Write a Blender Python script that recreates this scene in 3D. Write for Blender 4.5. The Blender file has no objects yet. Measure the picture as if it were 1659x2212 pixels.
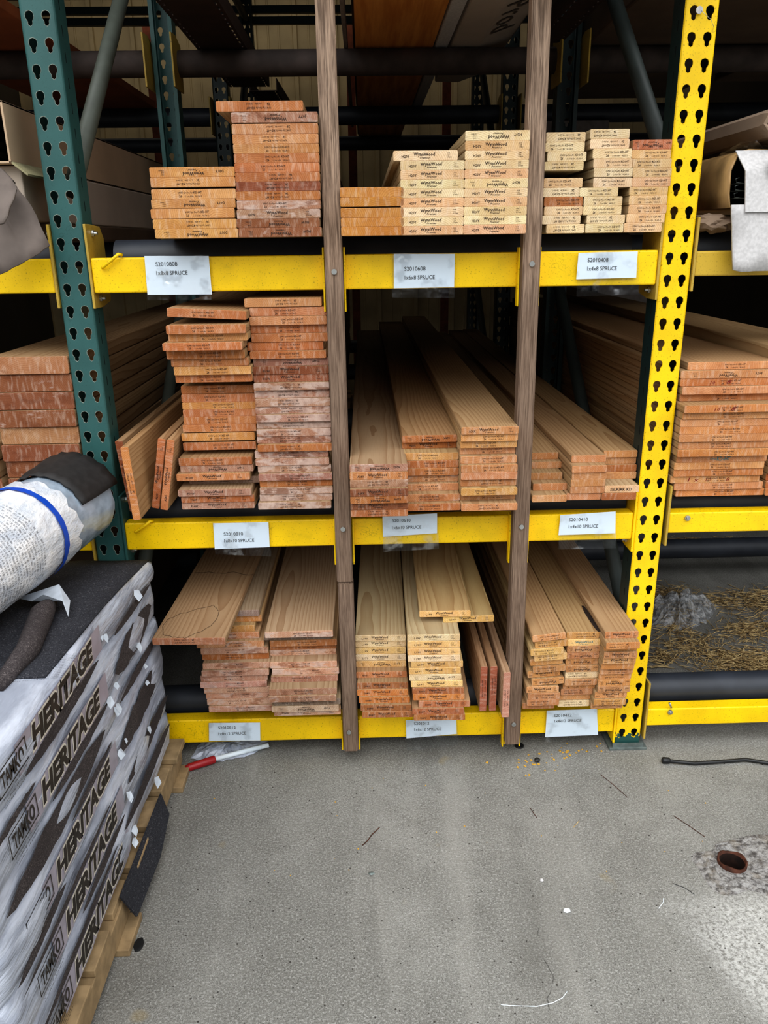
import bpy, bmesh, math, random
from mathutils import Vector, Matrix
random.seed(7)
SC=bpy.context.scene
COL=SC.collection
rnd=random.random
def U(a,b): return a+(b-a)*rnd()

# ------------------------------------------------------------------ camera
F=1692.758;PITCH=.33085;YAW=.02104;ROLL=-.01414;CY=-1.94113;CZ=1.41571
_cy,_sy=math.cos(YAW),math.sin(YAW);_cp,_sp=math.cos(PITCH),math.sin(PITCH)
_f=Vector((_sy*_cp,_cy*_cp,-_sp));_r0=Vector((_cy,-_sy,0));_u0=_r0.cross(_f)
_c,_s=math.cos(ROLL),math.sin(ROLL)
_r=_c*_r0+_s*_u0;_u=-_s*_r0+_c*_u0
def ray(px,py): return _f+_r*((px-829.5)/F)+_u*((1106-py)/F)
def aty(px,py,Y):                       # point of the real plane y = Y
    d=ray(px,py);t=(Y-CY)/d[1];return Vector((t*d[0],Y,CZ+t*d[2]))
def atz(px,py,Z=0.):
    d=ray(px,py);t=(Z-CZ)/d[2];return Vector((t*d[0],CY+t*d[1],Z))
cd=bpy.data.cameras.new('camera');cam=bpy.data.objects.new('camera',cd);COL.objects.link(cam)
cd.sensor_fit='VERTICAL';cd.sensor_height=36;cd.lens=F/2212*36;cd.clip_start=.02;cd.clip_end=100
m=Matrix((( _r[0],_u[0],-_f[0]),(_r[1],_u[1],-_f[1]),(_r[2],_u[2],-_f[2]))).to_4x4()
m.translation=(0,CY,CZ);cam.matrix_world=m
SC.camera=cam

# ------------------------------------------------------------------ helpers
def lin(c):
    r=[]
    for v in c:
        v/=255.; r.append(v/12.92 if v<=.04045 else ((v+.055)/1.055)**2.4)
    return r
def tag(o,label=None,cat=None,group=None,kind=None):
    if label: o['label']=label
    if cat: o['category']=cat
    if group: o['group']=group
    if kind: o['kind']=kind
    return o
def link(name,me,mats=(),parent=None,smooth=False):
    o=bpy.data.objects.new(name,me);COL.objects.link(o)
    for mt in (mats if isinstance(mats,(list,tuple)) else [mats]):
        if mt and (len(me.materials)<len(mats) if isinstance(mats,(list,tuple)) else len(me.materials)<1): me.materials.append(mt)
    if parent: o.parent=parent
    if smooth:
        for p in me.polygons: p.use_smooth=True
    return o
def empty(name,loc=(0,0,0),label=None,cat=None,group=None):
    o=bpy.data.objects.new(name,None);COL.objects.link(o);o.location=loc;o.empty_display_size=.05
    return tag(o,label,cat,group)
class MB:
    def __init__(s): s.bm=bmesh.new()
    def box(s,x0,x1,y0,y1,z0,z1,bev=0,mi=0,M=None,seg=2):
        b=bmesh.new();vs=[b.verts.new((x,y,z)) for x in(x0,x1) for y in(y0,y1) for z in(z0,z1)]
        for q in((0,1,3,2),(4,6,7,5),(0,4,5,1),(2,3,7,6),(0,2,6,4),(1,5,7,3)): b.faces.new([vs[i] for i in q])
        bmesh.ops.recalc_face_normals(b,faces=b.faces)
        if bev: bmesh.ops.bevel(b,geom=list(b.edges),offset=bev,segments=seg,affect='EDGES',profile=.5)
        s.merge(b,mi,M);return s
    def merge(s,b,mi=0,M=None):
        if M: b.transform(M)
        for f in b.faces: f.material_index=mi
        me=bpy.data.meshes.new('t');b.to_mesh(me);b.free();s.bm.from_mesh(me);bpy.data.meshes.remove(me);return s
    def prism(s,pts,axis,a0,a1,mi=0,bev=0,M=None):
        """polygon pts (2-D) extruded along axis from a0 to a1"""
        def P(p,a): return {'x':(a,p[0],p[1]),'y':(p[0],a,p[1]),'z':(p[0],p[1],a)}[axis]
        b=bmesh.new();A=[b.verts.new(P(p,a0)) for p in pts];B=[b.verts.new(P(p,a1)) for p in pts];n=len(pts)
        b.faces.new(A);b.faces.new(B[::-1])
        for i in range(n): b.faces.new((A[i],B[i],B[(i+1)%n],A[(i+1)%n]))
        bmesh.ops.recalc_face_normals(b,faces=b.faces)
        if bev: bmesh.ops.bevel(b,geom=list(b.edges),offset=bev,segments=2,affect='EDGES',profile=.5)
        s.merge(b,mi,M);return s
    def tube(s,path,r,n=10,mi=0,cap=True,rr=None):
        path=[Vector(p) for p in path];b=bmesh.new();rings=[];N=len(path)
        up=Vector((0,0,1))
        for i,p in enumerate(path):
            t=(path[min(i+1,N-1)]-path[max(i-1,0)]).normalized()
            a=t.cross(up)
            if a.length<.05: a=t.cross(Vector((1,0,0)))
            a.normalize();c=t.cross(a).normalized();R=rr[i] if rr else r
            rings.append([b.verts.new(p+R*(math.cos(2*math.pi*k/n)*a+math.sin(2*math.pi*k/n)*c)) for k in range(n)])
        for i in range(N-1):
            for k in range(n):
                f=b.faces.new((rings[i][k],rings[i][(k+1)%n],rings[i+1][(k+1)%n],rings[i+1][k]));f.smooth=True
        if cap: b.faces.new(rings[0][::-1]);b.faces.new(rings[-1])
        bmesh.ops.recalc_face_normals(b,faces=b.faces)
        s.merge(b,mi);return s
    def quad(s,pts,mi=0):
        vs=[s.bm.verts.new(p) for p in pts];f=s.bm.faces.new(vs);f.material_index=mi;return s
    def slab(s,pts,off,mi=0):
        """3-D polygon thickened by the vector off"""
        off=Vector(off);b=bmesh.new();A=[b.verts.new(p) for p in pts];B=[b.verts.new(Vector(p)+off) for p in pts];n=len(pts)
        b.faces.new(A);b.faces.new(B[::-1])
        for i in range(n): b.faces.new((A[i],B[i],B[(i+1)%n],A[(i+1)%n]))
        bmesh.ops.recalc_face_normals(b,faces=b.faces);s.merge(b,mi);return s
    def mesh(s,name='m'):
        me=bpy.data.meshes.new(name);s.bm.to_mesh(me);s.bm.free();return me
    def build(s,name,mats,parent=None,smooth=False): return link(name,s.mesh(name),mats,parent,smooth)

# ------------------------------------------------------------------ node DSL
class NT:
    def __init__(s,name):
        s.m=bpy.data.materials.new(name);s.m.use_nodes=True;s.t=s.m.node_tree;s.N=s.t.nodes;s.N.clear()
        s.out=s.N.new('ShaderNodeOutputMaterial');s.b=s.N.new('ShaderNodeBsdfPrincipled');s.L(s.b.outputs[0],s.out.inputs[0])
    def L(s,a,b): s.t.links.new(a,b)
    def put(s,v,i):
        if v is None: return
        if hasattr(v,'is_linked') or isinstance(v,bpy.types.NodeSocket): s.L(v,i)
        else:
            if i.type in('RGBA',) and len(v)==3: v=(*v,1)
            i.default_value=v
    def coord(s,kind='Object'): return s.N.new('ShaderNodeTexCoord').outputs[kind]
    def mapping(s,v,scale=(1,1,1),rot=(0,0,0),loc=(0,0,0)):
        n=s.N.new('ShaderNodeMapping');s.put(v,n.inputs[0]);n.inputs['Scale'].default_value=scale;n.inputs['Rotation'].default_value=rot;n.inputs['Location'].default_value=loc;return n.outputs[0]
    def noise(s,v,scale,detail=2,rough=.5,out=0,dist=0):
        n=s.N.new('ShaderNodeTexNoise');s.put(v,n.inputs['Vector']);n.inputs['Scale'].default_value=scale;n.inputs['Detail'].default_value=detail;n.inputs['Roughness'].default_value=rough;n.inputs['Distortion'].default_value=dist;return n.outputs[out]
    def vor(s,v,scale,feature='F1',out='Distance',rand=1):
        n=s.N.new('ShaderNodeTexVoronoi');n.feature=feature;s.put(v,n.inputs['Vector']);n.inputs['Scale'].default_value=scale;n.inputs['Randomness'].default_value=rand;return n.outputs[out]
    def math(s,op,a,b=None,c=None,clamp=False):
        n=s.N.new('ShaderNodeMath');n.operation=op;n.use_clamp=clamp
        for i,v in enumerate((a,b,c)):
            if v is not None: s.put(v,n.inputs[i])
        return n.outputs[0]
    def ramp(s,v,a,b,lo=0.,hi=1.):
        n=s.N.new('ShaderNodeMapRange');n.interpolation_type='SMOOTHSTEP';s.put(v,n.inputs[0]);n.inputs[1].default_value=a;n.inputs[2].default_value=b;n.inputs[3].default_value=lo;n.inputs[4].default_value=hi;return n.outputs[0]
    def mix(s,f,a,b,mode='MIX'):
        n=s.N.new('ShaderNodeMix');n.data_type='RGBA';n.blend_type=mode;s.put(f,n.inputs[0]);s.put(a,n.inputs[6]);s.put(b,n.inputs[7]);return n.outputs[2]
    def sep(s,v):
        n=s.N.new('ShaderNodeSeparateXYZ');s.put(v,n.inputs[0]);return n.outputs
    def comb(s,x,y,z):
        n=s.N.new('ShaderNodeCombineXYZ')
        for i,v in enumerate((x,y,z)): s.put(v,n.inputs[i])
        return n.outputs[0]
    def vadd(s,a,b,op='ADD'):
        n=s.N.new('ShaderNodeVectorMath');n.operation=op;s.put(a,n.inputs[0]);s.put(b,n.inputs[1]);return n.outputs[0]
    def info(s,k): return s.N.new('ShaderNodeObjectInfo').outputs[k]
    def bump(s,h,strength=.3,dist=.002):
        n=s.N.new('ShaderNodeBump');n.inputs['Strength'].default_value=strength;n.inputs['Distance'].default_value=dist;s.put(h,n.inputs['Height']);s.L(n.outputs[0],s.b.inputs['Normal'])
    def base(s,c): s.put(c,s.b.inputs['Base Color'])
    def set(s,rough=.6,metal=0,spec=None,**k):
        s.put(rough,s.b.inputs['Roughness']);s.put(metal,s.b.inputs['Metallic'])
        if spec is not None: s.b.inputs['Specular IOR Level'].default_value=spec
        return s.m
def geo_pos(n): return n.N.new('ShaderNodeNewGeometry').outputs['Position']

def m_plain(name,c,rough=.6,metal=0,var=.15,scale=20,spec=None):
    n=NT(name);C=lin(c);no=n.noise(geo_pos(n),scale,4)
    n.base(n.mix(n.ramp(no,.3,.7),[v*(1-var) for v in C],[min(1,v*(1+var)) for v in C]));return n.set(rough,metal,spec)
def m_paint(name,c,chip,rough=.4,speck=.5,chipamt=.67,dirt=(40,32,16)):
    n=NT(name);p=geo_pos(n);C=lin(c)
    b=n.mix(n.ramp(n.noise(p,9,3),.35,.7),C,[v*.82 for v in C])
    b=n.mix(n.math('MULTIPLY',n.ramp(n.noise(p,260,2),.6,.72),speck),b,lin(dirt))
    b=n.mix(n.math('MULTIPLY',n.ramp(n.noise(p,14,5,.7),.56,.75),.5),b,[v*.6 for v in C])
    sq=n.math('ABSOLUTE',n.math('SUBTRACT',n.noise(p,16,3,.6,dist=.6),.5));sq=n.math('MULTIPLY',n.ramp(sq,.002,.006,1,0),n.ramp(n.noise(p,5,2),.55,.62,0,.55));b=n.mix(sq,b,[v*.45 for v in C])
    b=n.mix(n.ramp(n.noise(p,45,5,.65),chipamt,chipamt+.02),b,lin(chip))
    n.base(b);n.bump(n.noise(p,300,2),.12,.001);return n.set(rough)
def wood(name,end):
    n=NT(name);v=n.coord();x,y,z=n.sep(v)[:3];R=n.info('Random');C=n.info('Color');A=n.info('Alpha')
    r2=n.math('FRACT',n.math('MULTIPLY',R,7.31));r3=n.math('FRACT',n.math('MULTIPLY',R,31.7))
    off=n.comb(n.math('MULTIPLY',R,37.),n.math('MULTIPLY',r2,53.),n.math('MULTIPLY',r3,17.))
    vv=n.vadd(v,off)
    if end: vy=n.comb(0.,0.,0.)
    w1=n.noise(n.mapping(vv,(1,.22,1)),5.,2,.5);w2=n.noise(n.mapping(vv,(1,.15,1)),40.,2,.5)
    dx=n.math('SUBTRACT',x,n.math('MULTIPLY_ADD',R,.16,-.01));dz=n.math('ADD',z,n.math('MULTIPLY_ADD',r2,.07,.006))
    r=n.math('SQRT',n.math('ADD',n.math('MULTIPLY',dx,dx),n.math('MULTIPLY',dz,dz)))
    r=n.math('ADD',r,n.math('MULTIPLY',w1,.05 if not end else .03));r=n.math('ADD',r,n.math('MULTIPLY',w2,.004))
    ring=n.math('FRACT',n.math('DIVIDE',r,.0041 if end else .0085))
    ring=n.math('POWER',ring,2.2)
    fib=n.noise(n.mapping(vv,(1,.03,1) if not end else (1,1,1)),420. if not end else 330.,2)
    if end:
        base=n.mix(n.ramp(n.noise(vv,14,2),.35,.65),C,n.mix(1.,C,(.84,.74,.66),'MULTIPLY'))
        base=n.mix(n.math('MULTIPLY',ring,.62),base,n.mix(1.,C,(.60,.44,.32),'MULTIPLY'))
        saw=n.noise(n.mapping(vv,(1,1,.25),(0,.6,0)),150,2)
        base=n.mix(n.ramp(saw,.45,.75,0,.22),base,(.84,.72,.60))
        base=n.mix(n.ramp(fib,.5,.8,0,.25),base,(.12,.06,.03))
        sm=n.noise(n.mapping(vv,(.7,1,1.5)),22,5,.65,dist=.4)
        thr=n.math('SUBTRACT',1.,A)
        fm=n.math('MULTIPLY',n.ramp(n.math('SUBTRACT',sm,n.math('MULTIPLY_ADD',thr,.5,.20)),0,.10),n.ramp(A,.02,.3,0,.62))
        base=n.mix(fm,base,n.mix(n.ramp(n.noise(vv,60,3),.4,.7),(.60,.47,.41),(.40,.30,.26)))
        base=n.mix(n.math('MULTIPLY',n.ramp(n.noise(n.mapping(vv,(1,1,2)),11,5,.7),.54,.62),n.ramp(A,.0,.5,.12,.75)),base,n.mix(1.,C,(.42,.28,.20),'MULTIPLY'))
        n.base(base);n.bump(n.math('ADD',fib,ring),.25,.0006);return n.set(.75,0,.25)
    tan=n.mix(.75,C,(.27,.20,.11))
    kx=n.mapping(vv,(1,.42,1));kd=n.vor(kx,3.1);kn=n.ramp(kd,.035,.06,1,0)
    base=n.mix(n.math('MULTIPLY',ring,.68),tan,n.mix(1.,tan,(.58,.44,.33),'MULTIPLY'))
    base=n.mix(n.ramp(fib,.45,.75,0,.2),base,n.mix(1.,tan,(.6,.5,.42),'MULTIPLY'))
    base=n.mix(n.math('MULTIPLY',kn,.55),base,(.13,.06,.03))
    base=n.mix(n.ramp(n.noise(n.mapping(vv,(1,.4,1)),5,4,.65),.55,.75,0,.35),base,n.mix(1.,tan,(.62,.55,.5),'MULTIPLY'))
    n.base(base);n.bump(n.math('ADD',fib,ring),.15,.0006);return n.set(.6,0,.3)
WE=wood('sawn_end_grain',True);WF=wood('planed_board_face',False)
def m_weather():
    n=NT('weathered_post_wood');v=n.coord();f=n.noise(n.mapping(v,(1,1,.035)),300,4,.7);g=n.noise(n.mapping(v,(1,1,.12)),45,3)
    low=n.noise(n.mapping(v,(1,1,.5)),5,3)
    b=n.mix(n.ramp(f,.3,.7),lin((104,88,76)),lin((184,160,140)))
    b=n.mix(n.ramp(g,.5,.7,0,.3),b,lin((92,74,62)))
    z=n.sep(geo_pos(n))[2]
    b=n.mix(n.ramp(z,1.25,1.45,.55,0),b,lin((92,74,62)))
    b=n.mix(n.ramp(low,.5,.75,0,.3),b,lin((120,85,60)))
    n.base(b);n.bump(f,.5,.001);return n.set(.85,0,.15)
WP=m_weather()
GREEN=m_paint('green_paint',(56,99,97),(122,150,150),.38,.25,.735,(15,30,30))
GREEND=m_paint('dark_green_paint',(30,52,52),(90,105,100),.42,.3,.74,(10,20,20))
YEL=m_paint('yellow_paint',(255,212,6),(196,160,50),.42,.6,.74,(120,85,10))
GOLD=m_paint('faded_yellow_paint',(190,160,70),(120,105,70),.45,.5,.70,(80,65,25))
def _flaked():
    m_=YEL.copy();m_.name='flaked_yellow_post_paint';t=m_.node_tree;b=[x for x in t.nodes if x.type=='BSDF_PRINCIPLED'][0]
    src=b.inputs['Base Color'].links[0].from_socket;g=t.nodes.new('ShaderNodeNewGeometry');sp=t.nodes.new('ShaderNodeSeparateXYZ');t.links.new(g.outputs['Position'],sp.inputs[0])
    no=t.nodes.new('ShaderNodeTexNoise');no.inputs['Scale'].default_value=70;t.links.new(g.outputs['Position'],no.inputs['Vector'])
    ad=t.nodes.new('ShaderNodeMath');ad.operation='MULTIPLY_ADD';t.links.new(no.outputs[0],ad.inputs[0]);ad.inputs[1].default_value=.05;t.links.new(sp.outputs[2],ad.inputs[2])
    lt=t.nodes.new('ShaderNodeMath');lt.operation='LESS_THAN';t.links.new(ad.outputs[0],lt.inputs[0]);lt.inputs[1].default_value=.068
    mx=t.nodes.new('ShaderNodeMix');mx.data_type='RGBA';t.links.new(lt.outputs[0],mx.inputs[0]);t.links.new(src,mx.inputs[6]);mx.inputs[7].default_value=(*lin((44,84,80)),1);t.links.new(mx.outputs[2],b.inputs['Base Color']);return m_
YELP=_flaked()
RIM=m_plain('chipped_rim',(196,186,130),.5,0,.3,200)
RIMG=m_plain('chipped_rim_green',(150,160,150),.5,0,.3,200)
PIPE=m_plain('black_pipe',(50,54,62),.5,.0,.18,10,.45)
PIPEB=m_plain('dusty_brown_pipe',(74,64,60),.8,0,.3,12)
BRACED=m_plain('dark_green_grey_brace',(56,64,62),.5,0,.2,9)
BRACE=m_plain('olive_grey_brace',(92,98,90),.5,0,.2,9)
STEEL=m_plain('zinc_bolt',(190,192,190),.35,.9,.1,60)
GALV=m_plain('galvanised_plate',(120,130,128),.5,.5,.2,60)
INK=m_plain('stamp_ink',(52,40,34),.9,0,.2,300)
TXT=m_plain('print_black',(50,50,52),.8,0,.05)
REDINK=m_plain('red_crayon',(120,28,20),.8,0,.1)
BLUEINK=m_plain('blue_green_ink',(80,120,120),.8,0,.1)
PAPER=m_plain('white_paper',(232,242,250),.6,0,.02,8)
CARD=m_plain('brown_cardboard',(142,122,104),.85,0,.12,8)
CARDG=m_plain('grey_cardboard',(134,124,118),.85,0,.12,30)
CARDW=m_plain('pale_fibre_cardboard',(200,198,198),.9,0,.1,140)
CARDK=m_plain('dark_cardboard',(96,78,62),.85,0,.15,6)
REDWOOD=m_plain('reddish_timber',(120,62,38),.8,0,.2,30)
BLACK=m_plain('black_rubber',(30,31,33),.45,0,.2,30)
def m_clear():
    n=NT('clear_plastic');t=n.N.new('ShaderNodeBsdfTransparent');g=n.N.new('ShaderNodeBsdfGlossy');g.inputs['Roughness'].default_value=.12
    mx=n.N.new('ShaderNodeMixShader');p=geo_pos(n)
    n.put(n.ramp(n.noise(p,24,3),.50,.66,.04,.30),mx.inputs[0]);n.L(t.outputs[0],mx.inputs[1]);n.L(g.outputs[0],mx.inputs[2]);n.L(mx.outputs[0],n.out.inputs[0])
    t.inputs[0].default_value=(.93,.95,.97,1);g.inputs[0].default_value=(.9,.93,.97,1)
    bp=n.N.new('ShaderNodeBump');bp.inputs['Strength'].default_value=.6;bp.inputs['Distance'].default_value=.01;n.L(n.noise(p,22,2),bp.inputs['Height']);n.L(bp.outputs[0],g.inputs['Normal'])
    return n.m
CLEAR=m_clear()
_n=NT('crinkled_plastic');_n.base(_n.mix(_n.ramp(_n.noise(geo_pos(_n),60,4,.7),.4,.65),lin((150,154,160)),lin((246,248,250))));_n.bump(_n.noise(geo_pos(_n),45,3),1,.01);_n.b.inputs['Alpha'].default_value=.42;CLEARB=_n.set(.25,0,.8)
def m_film():
    n=NT('wrapping_film');p=n.coord();s=n.noise(n.mapping(p,(1,.35,1.6),(.5,0,0)),26,4,.6)
    b=n.mix(n.ramp(s,.35,.7),lin((152,158,172)),lin((196,202,215)))
    n.base(b);n.bump(n.noise(n.mapping(p,(1,.35,2.2),(.5,0,0)),30,3),.7,.010);n.set(.3,0,.5);return n.m
FILM=m_film()
def m_gran(name,a,b_,c):
    n=NT(name);p=geo_pos(n);v=n.vor(p,620,out='Color');k=n.sep(v)[0]
    b=n.mix(n.ramp(k,.1,.9),lin(a),lin(b_));b=n.mix(n.ramp(k,.955,.975,0,.7),b,lin(c))
    b=n.mix(n.ramp(n.noise(p,8,3),.4,.7,0,.5),b,lin(a))
    n.base(b);n.bump(n.noise(p,420,2),.6,.002);return n.set(.85,0,.2)
GRAN=m_gran('shingle_granules',(44,45,50),(66,67,73),(118,116,120))
GRANB=m_gran('brown_shingle_granules',(58,53,54),(86,80,80),(128,120,118))
def m_concrete():
    n=NT('concrete');p=geo_pos(n);x,y,z=n.sep(p)[:3]
    a=n.noise(p,1.6,5,.65);b=n.noise(p,9,5,.7);c=n.noise(p,210,3,.7);d=n.noise(p,480,2,.6)
    col=n.mix(n.ramp(a,.35,.7),lin((124,123,118)),lin((146,145,140)))
    col=n.mix(n.ramp(b,.4,.7,0,.4),col,lin((108,106,101)))
    e=n.noise(p,120,4,.75);col=n.mix(n.ramp(e,.42,.68,0,.45),col,lin((92,90,86)))
    col=n.mix(n.ramp(c,.45,.70,0,.60),col,lin((186,186,182)))
    col=n.mix(n.ramp(d,.52,.68,0,.75),col,lin((66,64,61)))
    st=n.noise(n.mapping(p,(1,.12,1)),7,4,.6);col=n.mix(n.ramp(st,.5,.75,0,.28),col,lin((172,170,164)))
    st2=n.noise(n.mapping(p,(1,.2,1),(0,0,.2)),4,4,.6);col=n.mix(n.ramp(st2,.55,.8,0,.4),col,lin((96,94,89)))
    dx=n.math('SUBTRACT',x,.67);dy=n.math('ADD',y,.5)
    dd=n.math('ADD',n.math('MULTIPLY',dx,1.),n.math('MULTIPLY',dy,.12))
    dd=n.math('ADD',dd,n.math('MULTIPLY',n.math('SUBTRACT',n.noise(p,5,4,.6),.5),.30))
    patch=n.math('MULTIPLY',n.ramp(dd,-.05,.10,0,1),n.ramp(n.noise(p,110,4,.75),.36,.62))
    patch=n.math('MULTIPLY',patch,n.ramp(y,-.62,-.50,1,0))
    col=n.mix(n.math('MULTIPLY',patch,.7),col,lin((208,208,205)))
    # hairline crack wandering towards the bottom of the picture
    cr=n.math('SUBTRACT',x,n.math('MULTIPLY_ADD',n.noise(n.comb(0.,y,0.),9,3,.6),.09,.30));cr=n.math('ABSOLUTE',cr)
    cm=n.math('MULTIPLY',n.ramp(cr,.0006,.0016,1,0),n.math('MULTIPLY',n.ramp(y,-.58,-.66,0,1),n.ramp(n.noise(p,14,2),.42,.52)))
    col=n.mix(n.math('MULTIPLY',cm,.7),col,lin((60,58,55)))
    yl=n.ramp(n.noise(p,7,2),.70,.76,0,.35);col=n.mix(yl,col,lin((150,130,80)))
    n.base(col);n.bump(n.math('ADD',c,n.math('MULTIPLY',e,.8)),.6,.004);return n.set(.85,0,.3)
CONC=m_concrete()
def m_broken():
    n=NT('broken_concrete');p=geo_pos(n);v=n.noise(p,70,5,.75);w=n.noise(p,22,4,.6)
    c=n.mix(n.ramp(v,.35,.62),lin((84,80,78)),lin((176,174,172)));c=n.mix(n.ramp(w,.5,.7,0,.6),c,lin((150,140,125)))
    n.base(c);n.bump(v,1,.012);return n.set(.9)
BROK=m_broken()
RUST=m_plain('rusty_steel',(78,44,30),.8,.2,.45,60)
def m_straw():
    n=NT('straw');R=n.noise(geo_pos(n),60,2);n.base(n.mix(n.ramp(R,.35,.65),lin((150,124,84)),lin((214,190,140))));return n.set(.8)
STRAW=m_straw()

# ------------------------------------------------------------------ text meshes
_tc={}
def text_mesh(s,res=2,offset=0.,shear=0.):
    k=(s,res,offset,shear)
    if k in _tc: return _tc[k]
    cu=bpy.data.curves.new('txt','FONT');cu.body=s;cu.resolution_u=res;cu.offset=offset;cu.shear=shear;cu.size=1
    o=bpy.data.objects.new('txt',cu);COL.objects.link(o)
    bpy.context.view_layer.update();dg=bpy.context.evaluated_depsgraph_get()
    me=bpy.data.meshes.new_from_object(o.evaluated_get(dg));bpy.data.objects.remove(o);bpy.data.curves.remove(cu)
    xs=[v.co.x for v in me.vertices];_tc[k]=(me,min(xs),max(xs));return _tc[k]
def add_text(bm,s,x0,x1,base,h,res=2,offset=0.,shear=0.,M=None,mi=0):
    """text in the local XZ plane facing -Y; x0..x1 width, cap height h"""
    me,a,b=text_mesh(s,res,offset,shear);sx=(x1-x0)/(b-a);sz=h/.70
    T=Matrix(((sx,0,0,x0-a*sx),(0,0,0,0),(0,sz,0,base),(0,0,0,1)))
    b2=bmesh.new();b2.from_mesh(me);b2.transform(T)
    if M: b2.transform(M)
    for f in b2.faces: f.material_index=mi
    t=bpy.data.meshes.new('t');b2.to_mesh(t);b2.free();bm.from_mesh(t);bpy.data.meshes.remove(t)
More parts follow.
